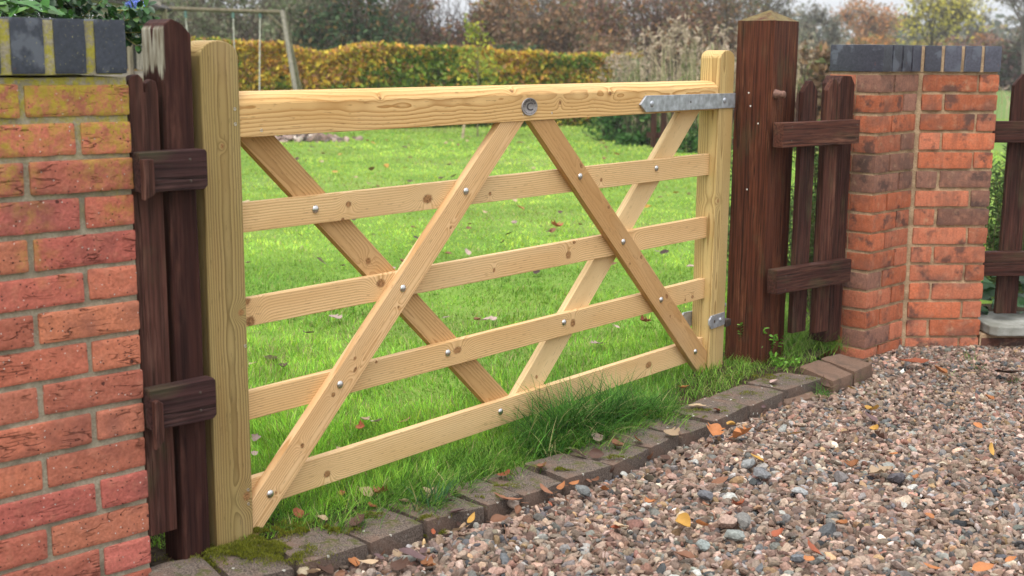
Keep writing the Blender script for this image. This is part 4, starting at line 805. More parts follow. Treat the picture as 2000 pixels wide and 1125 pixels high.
lawn_l = [(527, 703, 34, 'greyish pink', 'oval', 'large, on the lawn right of the left stile'), (552, 718, 20, 'dark brown', 'lobed', 'on the lawn beside a large pink one'), (494, 712, 16, 'pale tan', 'oval', 'on the lawn against the left stile'), (602, 652, 22, 'dull purple', 'slim', 'on the lawn below the second rail'), (655, 622, 24, 'greyish pink', 'lobed', 'on the lawn under the second rail'), (790, 826, 32, 'brown', 'slim', 'rust brown and upright on the lawn'), (735, 826, 26, 'greyish pink', 'oval', 'on the lawn beside the upright brown one'), (712, 822, 22, 'pale tan', 'lobed', 'on the lawn left of the pink one'), (665, 881, 18, 'pale tan', 'oval', 'on the lawn behind the bottom rail'), (500, 858, 18, 'greyish pink', 'lobed', 'on the lawn by the left stile, lower down'), (498, 889, 16, 'greyish pink', 'oval', 'on the lawn nearest the left stile foot'), (705, 838, 20, 'rust red', 'lobed', 'on the lawn, dark and ragged'), (1165, 673, 24, 'greyish pink', 'lobed', 'on the lawn below the rear brace'), (963, 625, 18, 'greyish pink', 'oval', 'on the lawn between the braces'), (870, 622, 14, 'greyish pink', 'oval', 'on the lawn near the rear brace'), (798, 628, 16, 'greyish pink', 'oval', 'on the lawn behind the front brace'), (1260, 630, 20, 'rust red', 'lobed', 'on the lawn right of the pale brace'), (1203, 640, 14, 'greyish pink', 'oval', 'on the lawn near the third rail'), (1085, 443, 22, 'rust red', 'lobed', 'on the far lawn, isolated'), (1283, 492, 12, 'greyish pink', 'oval', 'on the far lawn right of the brown brace'), (1090, 762, 20, 'dark brown', 'oval', 'in the grass below the pale brace'), (640, 790, 18, 'greyish pink', 'oval', 'on the lawn by the third rail')]
for a in lawn_l: leaf(*a, .05)
def wherel(px, py):
    row = ('near the hedge' if py < 300 else 'above the first rail' if py < 380 else 'behind the second rail' if py < 520 else 'below the second rail')
    col = ('at the left stile' if px < 620 else 'left of the brace' if px < 800 else 'behind the front brace' if px < 960 else 'under the badge' if px < 1130 else 'right of the brace' if px < 1260 else 'by the hinge stile')
    return 'on the lawn '+row+', '+col
for _ in range(140):
    px = rng.uniform(480, 1360); py = 275+rng.random()**1.7*260
    if rng.random() < .12: py = rng.uniform(450, 640)
    p0 = onz(px, py, .05); sz = rng.uniform(.035, .07)*F/p0[1]
    if py < 420: leaf(px, py, sz, str(rng.choice(['yellow', 'pale tan', 'orange', 'brown', 'dark brown', 'pale tan'])), 'oval', wherel(px, py), .06, label=None, group='leaves on the far lawn')
    else: leaf(px, py, sz*.7, str(rng.choice(['brown', 'dark brown', 'greyish pink'])), 'oval', wherel(px, py), .05, label=None, group='leaves on the middle lawn')
for q in range(38):
    i = rng.integers(1, len(KF)-1); t_ = rng.random(); p = KF[i]*(1-t_)+KF[i-1]*t_-KN[i]*abs(rng.normal())*.05; cc_ = str(rng.choice(['dark brown', 'dull purple', 'brown', 'dark brown', 'rust red'])); d_ = Vector((p[0], p[1], .026)); 
    me_ = Lcache.get(('oval', cc_, 0)) or Lcache.get(('oval', cc_, 1)) or Lcache.get(('oval', cc_, 2)); o = bpy.data.objects.new('fallen_leaf', me_); C.objects.link(o); o.location = d_; S_ = rng.uniform(.018, .038); o.scale = (S_, S_*rng.uniform(.6, 1), S_); o.rotation_euler = (rng.normal()*.5, rng.normal()*.5, rng.uniform(0, 6.28))
    tag(o, f'{cc_} wet leaf scrap caught at the foot of the kerb', 'leaf', 'leaf scraps along the kerb')
# twigs
M_twig = vcol('twig', .9, .1)
for i, (x0, y0, x1, y1, w_) in enumerate([(985, 1025, 1002, 1075, 'beside the kerb below the moss'), (1215, 935, 1190, 962, 'by the kerb right of centre'), (1310, 1095, 1270, 1112, 'in the gravel at the bottom'), (1650, 870, 1740, 882, 'long and thin across the far gravel'), (1180, 1070, 1176, 1110, 'pale and straight near the bottom'), (620, 1105, 680, 1068, 'against the foot of the kerb'), (315, 1110, 345, 1075, 'leaning at the left post')]):
    a = onz(x0, y0, .028); b = onz(x1, y1, .034); mid = (a+b)/2+rng.normal(size=3)*.006
    V, Fc = tubes([([a, (a+mid)/2+rng.normal(size=3)*.003, mid, b], [.0016, .0014, .0012, .0006])], 5)
    col = np.broadcast_to(np.array([.16, .09, .06]), (len(V), 3)); tag(link('twig', npmesh('twig', V, Fc, col, True), M_twig), 'thin dead brown twig '+w_, 'twig', 'fallen twigs')
# spare loose stones of note
def pebble(px, py, size, col, label):
    p0 = onz(px, py, .03); S_ = size/F*p0[1]/2*.9; V = shapes[int(rng.integers(20))]*[S_*1.15, S_*.9, S_*.65]; V = V @ rotmats(1, .2)[0].T
    c_ = np.clip((np.array(col)*.75+np.array([.05, .042, .038]))*(1+rng.normal(size=(len(V), 1))*.04), 0, 1); tag(link('pebble', npmesh('pebble', V, IF, c_), M_stone, None, Matrix.Translation((p0[0], p0[1], p0[2]+.001))), label, 'stone', 'larger pebbles')
for a in [(1460, 905, 36, (.25, .27, .27), 'large grey green pebble right of the kerb'), (1488, 926, 40, (.15, .16, .17), 'dark grey pebble touching a lighter one'), (1378, 968, 36, (.10, .11, .13), 'blue black pebble in the middle of the gravel'), (1750, 935, 42, (.06, .06, .075), 'black pebble beside a pale leaf'), (1643, 933, 34, (.14, .13, .13), 'dark grey oval pebble, right of centre'), (1435, 1045, 44, (.23, .26, .24), 'grey green slab like pebble, lower middle'), (1452, 1018, 44, (.16, .16, .15), 'dark wedge shaped pebble above the green one'), (1562, 960, 34, (.34, .36, .36), 'pale grey pointed pebble'), (1420, 1021, 50, (.40, .27, .21), 'large rounded pink pebble'), (1140, 958, 34, (.14, .16, .16), 'dark grey pebble tucked against the kerb'), (1440, 852, 24, (.62, .60, .55), 'white pebble beside the kerb'), (590, 1115, 34, (.38, .31, .20), 'tan stone standing beside the kerb end'), (1555, 1090, 36, (.12, .14, .16), 'blue grey pebble in the lower gravel'), (1005, 985, 30, (.32, .25, .2), 'rounded brown pebble touching the kerb'), (1372, 1065, 34, (.22, .26, .25), 'green grey pebble near the bottom'), (1330, 1012, 32, (.55, .42, .28), 'round sandy pebble beside a yellow leaf')]: pebble(*a)

# ================================================================== PLANTS
FB = 1.2
def leafcloud(P, size, col, up=.35, elong=1.5, nrm=None):
    """one quad-pair leaf per point"""
    n = len(P); R = rotmats(n); a = R[:, :, 0]; b = R[:, :, 1]
    s_ = np.asarray(size)*np.ones(n); a = a*s_[:, None]*elong/2; b = b*s_[:, None]/2; c = np.cross(a, b); c /= np.linalg.norm(c, axis=1)[:, None]; c *= s_[:, None]*.12
    V = np.stack([P-a, P+b*.8+c, P+a, P-b*.8+c], 1).reshape(-1, 3); Fc = np.arange(n*4).reshape(n, 4)
    return V, Fc, np.repeat(np.clip(np.asarray(col)*FB, .005, .95), 4, 0)
def palette(n, cols, w, var=.2):
    cols = np.array(cols); w = np.array(w, float); return cols[rng.choice(len(cols), n, p=w/w.sum())]*(1+rng.normal(size=(n, 1))*var)
def branchy(base, h, spread, levels=4, nb=4, r0=.05, seed=0, upw=.5, bend=.25, trunk_frac=.35):
    """recursive limbs -> list of tube paths; returns (paths, tips)"""
    r_ = np.random.default_rng(seed); paths = []; tips = []; trunk = []
    def grow(p, d, L, r, lev):
        k = 5; P = [p]; q = p.copy(); dd = d.copy()
        for i in range(k): dd = dd+r_.normal(size=3)*bend*.35; dd[2] += upw*.10; dd /= np.linalg.norm(dd); q = q+dd*L/k; P.append(q.copy())
        P = np.array(P); (trunk if lev == 0 else paths).append((P, np.linspace(r, r*.55, k+1)))
        if lev >= levels: tips.append(P[-1]); return
        for j in range(nb+(lev > 0)):
            t = r_.uniform(.35, 1) if lev else r_.uniform(trunk_frac, 1); b0 = P[min(k, int(t*k))]; ax = r_.normal(size=3); ax -= ax@dd*dd; ax /= np.linalg.norm(ax)+1e-9
            nd = dd*r_.uniform(.45, .9)+ax*spread*r_.uniform(.6, 1.1); nd[2] += upw*.3; nd /= np.linalg.norm(nd); grow(b0, nd, L*r_.uniform(.5, .75), r*.48, lev+1)
        if lev: tips.append(P[-1])
    grow(np.array(base, float), np.array([r_.normal()*.06, r_.normal()*.06, 1.0]), h*.55, r0, 0); return trunk, paths, np.array(tips)
def meshobj(name, VF, col, mat, parent=None, smooth=True, var=.12):
    V, Fc = VF; cc = np.array(col)[None]*(1+rng.normal(size=(len(V), 1))*var); return link(name, npmesh(name, V, Fc, np.clip(cc, .005, .95), smooth), mat, parent)
def local(parent, V): return V-np.array(parent.location)
# --- hedge: autumn beech/hornbeam clipped hedge
def hedge(name, ax, bx, w, z1f, n, size, cols, wts, label, group=None, stemcol=(.08, .055, .035)):
    ax = np.array(ax, float); bx = np.array(bx, float); L = np.linalg.norm(bx-ax); d = (bx-ax)/L; nn = np.array([-d[1], d[0]])
    root = thing(name, (*((ax+bx)/2), 0), 0, label, 'hedge', group)
    u = rng.uniform(0, L, n); t = rng.uniform(-1, 1, n); v = rng.random(n)
    face = rng.random(n) < .72; t = np.where(face, np.sign(t)*(1-np.abs(rng.normal(size=n))*.10), t); top = rng.random(n) < .35; v = np.where(top, 1-np.abs(rng.normal(size=n))*.04, v)
    lump = fbm(np.column_stack([u*1.2, t*.7, v*2]), 3); hz = z1f(u/L)+fbm(np.column_stack([u*1.3, t*0, t*0]), 3)*.30
    z = v*hz+(top*rng.random(n)**3*.10); off_ = t*w/2*(1+lump*.28)
    P = np.column_stack([(ax[0]+d[0]*u+nn[0]*off_), (ax[1]+d[1]*u+nn[1]*off_), np.maximum(z, .03)])
    keep = fbm(P*2.6, 3)+rng.normal(size=n)*.05 > -.22; P = P[keep]; v = v[keep]; u = u[keep]
    sel = fbm(P*[.9, .9, 1.8], 3)*1.3; cidx = palette(len(P), cols[0], wts[0]); c2_ = palette(len(P), cols[1], wts[1]); f = np.clip(.36+sel*2.4+(v-.6)*.9, 0, 1)[:, None]; k = (rng.random((len(P), 1)) < f)
    col = np.where(k, c2_, cidx); V, Fc, Cc = leafcloud(local(root, P), rng.uniform(.6, 1.4, len(P))*size, col)
    link('foliage', npmesh('foliage', V, Fc, Cc), M_foliage, root)
    ps = []
    for i in range(int(L*9)):
        uu = rng.uniform(0, L); o_ = rng.uniform(-.3, .3)*w; p = np.array([ax[0]+d[0]*uu+nn[0]*o_, ax[1]+d[1]*uu+nn[1]*o_, 0]); q = p+np.array([*(rng.normal(size=2)*.18), rng.uniform(.6, .95)*float(z1f(uu/L))]); ps.append((local(root, np.array([p, (p+q)/2+rng.normal(size=3)*.04, q])), [.016, .011, .005]))
    meshobj('stems', tubes(ps, 4), stemcol, M_bark, root); return root
greens = [(.15, .24, .035), (.09, .15, .03), (.24, .31, .045), (.13, .16, .045)]; golds = [(.62, .40, .06), (.50, .25, .06), (.40, .33, .05), (.66, .50, .07), (.32, .17, .08)]
hedge('clipped_hedge', (-5.9, 18.4), (1.95, 21.2), 1.0, lambda t: 1.22-.10*t, 62000, .062, (greens, golds), ([3, 3, 2.5, 1], [1.3, 1.3, 2.8, .5, 2]), 'long clipped autumn hedge, green and gold, across the end of the lawn')
# --- bushes behind the hedge
def bush(cx, cy, w, d, h, n, size, cols, wts, label, twigs=60, group='bushes behind the hedge', cat='bush', name='bush', z0=0, gap=-.10, twc=(.10, .075, .06), dens=2.0):
    root = thing(name, (cx, cy, 0), 0, label, cat, group)
    D = rng.normal(size=(n, 3)); D /= np.linalg.norm(D, axis=1)[:, None]; D[:, 2] = np.abs(D[:, 2])
    r = rng.random(n)**(1/dens); lump = fbm(D*2.3+cx, 3); P = D*r[:, None]*(1+lump[:, None]*.85)*[w/2, d/2, h]
    P[:, 2] += z0; k = fbm((P+[cx, cy, 0])*(2.4/max(h, .8)+.5), 3)+rng.normal(size=n)*.04 > gap; P = P[k]
    col = palette(len(P), cols, wts); tone = 1+.5*fbm(P*1.2+cx, 2)[:, None]; V, Fc, Cc = leafcloud(P, rng.uniform(.6, 1.4, len(P))*size, col*tone)
    link('foliage', npmesh('foliage', V, Fc, Cc), M_foliage, root)
    ps = []
    for i in range(twigs):
        a = rng.normal(size=3)*[w*.12, d*.12, 0]; dv = rng.normal(size=3); dv[2] = abs(dv[2])+.5; dv /= np.linalg.norm(dv); q = dv*[w*.55, d*.55, h*1.12]*rng.uniform(.7, 1.12); m1 = (a*.6+q*.4)+rng.normal(size=3)*.06*h
        ps.append((np.array([a, m1, q]), [.022*h/2, .012*h/2, .003]))
        for j in range(3): t_ = rng.uniform(.4, 1); b0 = m1+(q-m1)*t_; ps.append((np.array([b0, b0+rng.normal(size=3)*.16*h+[0, 0, .05*h]]), [.006*h/2, .002]))
    meshobj('twigs', tubes(ps, 4), twc, M_bark, root); return root
dkg = [(.035, .065, .03), (.05, .085, .035), (.075, .10, .045), (.16, .10, .04)]; brn = [(.16, .10, .06), (.20, .12, .065), (.12, .085, .055), (.11, .12, .05)]; red = [(.19, .105, .07), (.15, .085, .065), (.12, .11, .055), (.25, .13, .05)]
gry = [(.15, .16, .095), (.12, .135, .075), (.19, .16, .11), (.10, .13, .055)]; org = [(.34, .15, .04), (.26, .14, .05), (.20, .15, .05), (.13, .13, .06)]
def at(px, y): return (px-1000)/F*y*1.018   # lateral position of a picture column at depth y
FB = 1.45
for i, (px, y, wpx, h, cols, lab) in enumerate([
  (330, 27, 320, 2.6, gry, 'grey brown leafless thicket behind the swing frame'), (470, 29, 280, 3.1, gry, 'grey twiggy thicket between the swing ropes and the evergreen'), (590, 26, 200, 2.5, gry, 'low dull twiggy bush left of the dark evergreen'),
  (705, 25, 250, 2.8, dkg, 'dark green holly like evergreen bush above the middle of the hedge'), (620, 31, 260, 2.9, gry, 'tall grey leafless thicket behind the dark evergreen'), (790, 28, 150, 2.5, dkg, 'smaller dark green bush right of the big evergreen'),
  (850, 27, 200, 2.3, red, 'reddish brown bush under the patch of sky'), (845, 23.5, 190, 1.35, dkg, 'low grey green bramble mound just behind the hedge'), (955, 27, 170, 2.3, brn, 'brown bush behind the yellow leaved sapling'), (985, 31, 190, 2.8, org, 'orange tinged bush left of the bare oak'), (1060, 26, 190, 2.2, brn, 'brown bramble thicket in front of the bare oak'), (1130, 29, 230, 2.7, red, 'purplish brown thicket right of the bare oak'),
  (1010, 23.8, 200, 1.25, dkg, 'low green bramble behind the right end of the hedge'), (1190, 24, 180, 1.4, brn, 'russet bush between the hedge end and the reeds'), (1260, 33, 250, 3.1, red, 'tall purplish bush behind the reeds'), (1385, 34, 240, 3.0, brn, 'brown thicket behind the hanging stile'),
  (1255, 19, 150, 1.05, gry, 'pale green and straw scrub at the hedge end'), (1490, 30, 170, 1.7, brn, 'brown scrub beyond the tall gatepost'), (1600, 15.5, 110, 1.15, brn, 'straw brown scrub behind the short picket panel'), (1640, 21, 150, 1.1, [(.20, .17, .06), (.13, .15, .05), (.24, .14, .06), (.12, .1, .05)], 'olive and brown scrub left of the orange pier'), (1545, 19, 110, 1.2, brn, 'russet scrub just right of the gatepost')]):
    yy = y; bush(at(px, yy), yy, wpx/F*yy*1.15, 2.2 if yy > 20 else 1.2, h, 13000 if h > 1.6 else 6500, .075, cols, [3, 3, 2, 1.4], lab, 90)
# far scrub belt on the right: red, brown and yellow
for i, (px, y, wpx, h, cols, lab) in enumerate([(1660, 62, 190, 2.1, org, 'orange autumn bush far beyond the orange pier'), (1790, 60, 180, 2.0, [(.30, .25, .05), (.20, .2, .06), (.16, .13, .06), (.2, .1, .05)], 'yellow green bush below the birch'), (1880, 55, 190, 2.1, red, 'dull red bush left of the dark bare tree'), (1965, 48, 150, 1.9, [(.09, .07, .05), (.06, .07, .04), (.11, .06, .05), (.06, .06, .04)], 'dark bramble bank at the right edge beyond the field'), (1540, 66, 200, 2.2, gry, 'grey scrub far behind the gatepost'), (2060, 46, 150, 2.1, red, 'red brown thicket just past the right edge')]):
    bush(at(px, y), y, wpx/F*y*1.1, 4, h, 9000, .15, cols, [3, 3, 2, 1.5], lab, 60, 'scrub beyond the field')
# --- trees
def tree(px, y, ytop, cols, lab, seed, leafn=1500, lsize=.12, r0=.10, spread=.7, levels=4, nb=4, twc=(.12, .10, .085), group='trees on the skyline', cat='tree', name='bare_tree', hmul=1.0):
    top = H+ (105-ytop)/F*y; root = thing(name, (at(px, y), y, 0), 0, lab, cat, group)
    tr, br, tips = branchy((0, 0, 0), top*1.0*hmul, spread, levels, nb, r0, seed)
    meshobj('trunk', tubes(tr, 8), twc, M_bark, root); 
    V, Fc = tubes([(P, np.maximum(R, .006*y/40)) for P, R in br], 4); crown = meshobj('crown', (V, Fc), twc, M_bark, root)
    if leafn:
        P = tips[rng.integers(0, len(tips), leafn)]+rng.normal(size=(leafn, 3))*.22*top/4; V, Fc, Cc = leafcloud(P, rng.uniform(.6, 1.3, leafn)*lsize, palette(leafn, cols, [3, 2, 2, 1][:len(cols)]))
        link('leaves', npmesh('leaves', V, Fc, Cc), M_foliage, crown)
    return root
ylw = [(.42, .36, .06), (.30, .28, .06), (.2, .18, .08)]; gy2 = [(.17, .16, .13), (.13, .13, .10), (.20, .17, .13)]; og2 = [(.36, .17, .07), (.28, .15, .07), (.22, .17, .10)]
for a in [(1575, 58, 8, gy2, 'small grey tree just right of the gatepost top', 3, 900), (1680, 66, -15, og2, 'orange leaved oak beyond the orange pier', 5, 3200), (1800, 52, -60, ylw, 'sparse birch with yellow leaves above the blue coping', 8, 1500), (1850, 60, -40, ylw, 'thin yellow tree right of the birch', 9, 900), (1965, 44, -95, gy2, 'dark bare tree with thick limbs at the right edge', 12, 700), (2040, 50, -80, gy2, 'bare tree beyond the right edge', 14, 500),
          (1110, 40, -110, gy2, 'bare oak with a forked trunk above the middle of the gate', 21, 500), (1185, 44, -90, gy2, 'bare tree right of the forked oak', 22, 600), (1275, 46, -70, gy2, 'grey bare tree above the reeds', 25, 700), (1370, 42, -90, gy2, 'bare tree behind the hanging stile', 27, 800), (1450, 48, -60, gy2, 'grey bare tree half hidden by the gatepost', 29, 700),
          (1010, 46, -40, gy2, 'thin bare tree left of the forked oak', 31, 600), (760, 42, -70, gy2, 'tall grey tree behind the dark evergreen', 33, 900), (640, 40, -110, gy2, 'tall bare tree right of the swing frame', 35, 900), (530, 38, -100, gy2, 'bare tree behind the end of the swing beam', 37, 900), (420, 40, -100, gy2, 'bare tree above the swing ropes', 39, 800), (330, 42, -100, gy2, 'bare tree behind the playhouse roof', 41, 800)]:
    tree(*a, spread=.75, levels=4, nb=4, r0=.11 if a[1] < 50 else .09)
# distant wood: rows of small crowns along the horizon (reads as one mass)
parts = []
for k in range(150):
    y = rng.uniform(110, 210); x = rng.uniform(-.5, .5)*y*1.1; h = rng.uniform(3.0, 6.5)*(.6 if abs(x/y+.03) < .05 else 1); n = 300; D = rng.normal(size=(n, 3)); D /= np.linalg.norm(D, axis=1)[:, None]; D[:, 2] = np.abs(D[:, 2])
    P = D*(rng.random((n, 1))**.4)*[h*.8, h*.5, h]+[x, y, 0]; parts.append(leafcloud(P, np.full(n, .7), palette(n, [(.10, .11, .07), (.14, .12, .08), (.17, .12, .07), (.08, .10, .06)], [2, 2, 1, 2])))
V, Fc, Cc = join(parts); tag(link('distant_wood', npmesh('distant_wood', V, Fc, Cc), M_foliage), 'far-off grey blue belt of woodland along the horizon', 'wood', kind='stuff')
# --- reeds
FB = 1.0
parts = []
def reeds(px0, px1, y, h0, h1, n, spreadpx=0):
    P = np.column_stack([at(rng.uniform(px0, px1, n), y)+rng.normal(size=n)*.05, y+rng.normal(size=n)*.5]); m_ = rng.random((n, 1)); col = np.where(m_ < .55, np.array([.50, .40, .27]), np.array([.20, .26, .08]))*(1+rng.normal(size=(n, 1))*.2)
    hh = rng.uniform(h0, h1, n); st_ = blades(P, np.zeros(n), hh, np.full(n, .012), rng.uniform(0, 6.28, n), np.abs(rng.normal(size=n))*.05+.01, np.clip(col, 0, .9), 4, 1.5)
    Q = np.column_stack([P+rng.normal(size=(n, 2))*.05, hh*.97]); Q = Q[rng.random(n) < .28]; k = len(Q); m2 = 9
    Qs = (Q[:, None]+rng.normal(size=(k, m2, 3))*[.025, .025, .07]).reshape(-1, 3); pl = leafcloud(Qs, .035, palette(len(Qs), [(.42, .33, .25), (.32, .25, .18)], [2, 1]), elong=2.6)
    lv = blades(P[::2], hh[::2]*rng.uniform(.1, .7, len(P[::2])), rng.uniform(.3, .6, len(P[::2])), np.full(len(P[::2]), .018), rng.uniform(0, 6.28, len(P[::2])), rng.uniform(.3, .8, len(P[::2])), col[::2], 4, 1.4)
    return [st_, pl, lv]
parts += reeds(1215, 1440, 17, .9, 1.5, 240); parts += reeds(1290, 1380, 15.8, 1.1, 1.62, 80); parts += reeds(1180, 1260, 18, .8, 1.2, 90); parts += reeds(1400, 1640, 17.5, .9, 1.32, 170); parts += reeds(1560, 1660, 19, .9, 1.25, 160); parts += reeds(1900, 2060, 24, .4, .8, 60)
V, Fc, Cc = join(parts); tag(link('reeds', npmesh('reeds', V, Fc, Cc), M_foliage), 'tall straw coloured reeds and dead grass beyond the gate hinge side', 'reeds', kind='stuff')
# --- sapling with a stake
sp_ = thing('sapling', (at(932, 17.6), 17.6, 0), 0, 'young yellow green sapling with a leaning stake in front of the hedge', 'tree')
ps = []; tips = []
for i in range(26):
    z = rng.uniform(.45, 1.45); a = rng.uniform(0, 6.28); L_ = (.30 if z < 1.1 else .14)*rng.uniform(.5, 1.2); e = np.array([math.cos(a)*L_, math.sin(a)*L_, z+.12]); ps.append((np.array([[0, 0, z-.05], e]), [.006, .002])); tips += [e, (e+[0, 0, z])/2]
meshobj('trunk', tubes([(np.array([[0, 0, 0], [.01, 0, .7], [-.01, 0, 1.46]]), [.012, .009, .004])], 5), (.2, .16, .1), M_bark, sp_); 
cr = meshobj('crown', tubes(ps, 4), (.18, .15, .08), M_bark, sp_); tips = np.array(tips); P = tips[rng.integers(0, len(tips), 520)]+rng.normal(size=(520, 3))*.05
V, Fc, Cc = leafcloud(P, .045, palette(520, [(.45, .42, .05), (.22, .28, .05), (.30, .34, .06)], [1.5, 2, 2])); link('leaves', npmesh('leaves', V, Fc, Cc), M_foliage, cr)
meshobj('stake', tubes([(np.array([[at(903, 17.2)-at(932, 17.6), -.4, 0], [at(910, 17.2)-at(932, 17.6), -.35, .42]]), [.022, .02])], 6), (.42, .33, .22), M_bark, sp_)
# --- shrubs on the lawn edge, right
for a in [(at(1195, 17), 17, .75, .6, .62, 2600, 'round dark green shrub at the foot of the hedge end'), (at(1245, 16.2), 16.2, .6, .5, .58, 2400, 'green shrub left of the far dark palings'), (at(1345, 15), 15, .5, .4, .36, 1500, 'low green plant behind the hanging stile')]:
    bush(*a[:5], a[5], .045, [(.05, .13, .03), (.08, .19, .05), (.12, .20, .06)], [2, 2, 1], a[6], 25, 'shrubs at the lawn edge', 'shrub', 'shrub')
# --- far palings
pf = thing('picket_fence', (at(1300, 15.6), 15.6, 0), -.25, 'distant dark brown palings seen under the top rail near the hinge', 'fence')
for i in range(16):
    x = -.25+i*.125; box2('paling', x, x+.075, .0, .75+.02*math.sin(i*3), 0, .02, Mf2, pf, vert=True)
box2('rail', -.3, 1.8, .55, .62, .021, .05, Mf2, pf); box2('rail', -.3, 1.8, .15, .22, .021, .05, Mf2, pf)
# --- rubble heap
hp = thing('bark_heap', (at(598, 16.6), 16.6, 0), 0, 'low heap of pale bark and stones at the far left of the lawn', 'heap')
n = 260; P = np.column_stack([rng.normal(size=n)*.26, rng.normal(size=n)*.22]); z = .16*np.exp(-(P**2).sum(1)/.10)*rng.random(n); Rm_ = rotmats(n); sc_ = rng.uniform(.02, .055, (n, 1))*[1.6, .9, .5]
V = np.einsum('nij,nkj->nki', Rm_, shapes[rng.integers(0, 20, n)]*sc_[:, None, :])+np.column_stack([P, z+.02])[:, None, :]
tag(hp, kind='stuff'); tag(link('chunks', npmesh('chunks', V.reshape(-1, 3), (IF[None]+(np.arange(n)*len(IV))[:, None, None]).reshape(-1, 3), np.repeat(np.clip(palette(n, [(.36, .26, .22), (.22, .15, .12), (.5, .42, .36), (.15, .12, .10)], [2, 2, 1, 1]), 0, 1), len(IV), 0)), M_stone, hp), kind='stuff')

# --- swing frame and playhouse
M_oldwood = stained('weathered_grey_timber', (.22, .185, .13), (.36, .31, .24), .5, seed=51)
sw = thing('swing_set', (at(560, 17), 17, 0), 0, 'weathered timber swing frame with ropes behind the left stile', 'swing')
def W2L(r, p): return np.array(p)-np.array(r.location)
def pole(par, name, a, b, r, col=(.24, .20, .13), mat=None):
    V, Fc = tubes([(np.array([W2L(par, a), (W2L(par, a)+W2L(par, b))/2, W2L(par, b)]), r)], 8); return meshobj(name, (V, Fc), col, mat or M_bark, par, var=.05)
bt = dep(552, 24, 17); pole(sw, 'beam', dep(230, 14, 17)+[0, 0, .0], bt, .028, (.16, .135, .09))
b1 = np.array([dep(590, 100, 16.3)[0], 16.3, 0]); b2 = np.array([dep(602, 100, 17.8)[0], 17.8, 0]); pole(sw, 'leg', b1, bt+[0, -.03, .02], .031, (.22, .20, .16)); pole(sw, 'leg', b2, bt+[0, .03, .02], .031, (.22, .19, .14)); 
pole(sw, 'brace', dep(520, 26, 17), dep(562, 62, 17), .014, (.16, .135, .09))
for ax_, bx_ in ((362, 372), (455, 458), (508, 503)):
    a = dep(ax_, 20, 17); b = dep(bx_, 100, 17); b[2] = .38; sgn = 1
    pole(sw, 'rope', a, b, .009, (.52, .50, .44)); pole(sw, 'hanger', a+[0, 0, .0], a-[0, 0, .10], .020, (.12, .20, .18))
xa, xb = dep(458, 100, 17)[0]-sw.location[0], dep(503, 100, 17)[0]-sw.location[0]
box2('swing_seat', xa-.05, xb+.05, .36, .385, -.08, .08, M_oldwood, sw)
ph = thing('playhouse', (at(262, 15.5), 15.5, 0), 0, 'pale timber play tower with a dark roof edge behind the blue flowered shrub', 'playhouse')
def phx(px): return dep(px, 50, 15.5)[0]-ph.location[0]
for px in (170, 252, 322): box2('post', phx(px)-.03, phx(px)+.03, 0, 1.68, -.03, .03, M_oldwood, ph, vert=True)
M_panel = stained('playhouse_board', (.30, .27, .22), (.45, .42, .36), .4, seed=61); M_roof = stained('playhouse_roof', (.05, .045, .04), (.10, .09, .07), .4, seed=62)
for k in range(5): box2('board', phx(150), phx(320), .86+k*0, .93, .03, .05, M_panel, ph) if k == 0 else None
box2('board', phx(120), phx(318), 1.60, 1.69, -.05, -.031, M_panel, ph); box2('board', phx(120), phx(318), 1.70, 1.79, -.055, -.035, M_panel, ph); box2('panel', phx(262), phx(284), .94, 1.56, .031, .05, M_panel, ph, vert=True); box2('dark_panel', phx(150), phx(250), .94, 1.56, .6, .62, M_roof, ph)
solid('roof', [(phx(110), 1.86), (phx(322), 1.64), (phx(326), 1.68), (phx(115), 2.3)], -.3, .3, (phx(110), 1.8), (phx(340), 1.6), M_roof, ph, .004); box2('floor', phx(150), phx(322), .80, .855, -.45, .45, M_oldwood, ph)

# ================================================================== SHRUB WITH BLUE FLOWERS BEHIND THE LEFT PIER
def leafshape(n, P, A, Nn, L, Wd, col):
    """oval cupped leaves: base P, axis A, normal Nn"""
    A = A/np.linalg.norm(A, axis=1)[:, None]; S = np.cross(A, Nn); S /= np.linalg.norm(S, axis=1)[:, None]+1e-9; U = np.cross(S, A)
    prof = [(0, 0), (.25, .8), (.55, 1.0), (.85, .6), (1.0, 0)]; Vv = []
    for t, w_ in prof:
        for sgn in (-1, 0, 1): Vv.append(P+A*(L*t)[:, None]+S*(Wd*w_*sgn*.5)[:, None]+U*((Wd*.16*abs(sgn)*w_)-L*.12*t*t)[:, None])
    V = np.stack(Vv, 1); q = np.array([(3*i+j, 3*i+j+1, 3*i+j+4, 3*i+j+3) for i in range(4) for j in range(2)]); Fc = (q[None]+(np.arange(n)*15)[:, None, None]).reshape(-1, 4)
    return V.reshape(-1, 3), Fc, np.repeat(np.clip(col, 0, 1), 15, 0)
s = NT('glossy_leaf'); a = s.n('Attribute', attribute_name='Col').outputs[0]; M_gloss = s.done(a, .42, .35)
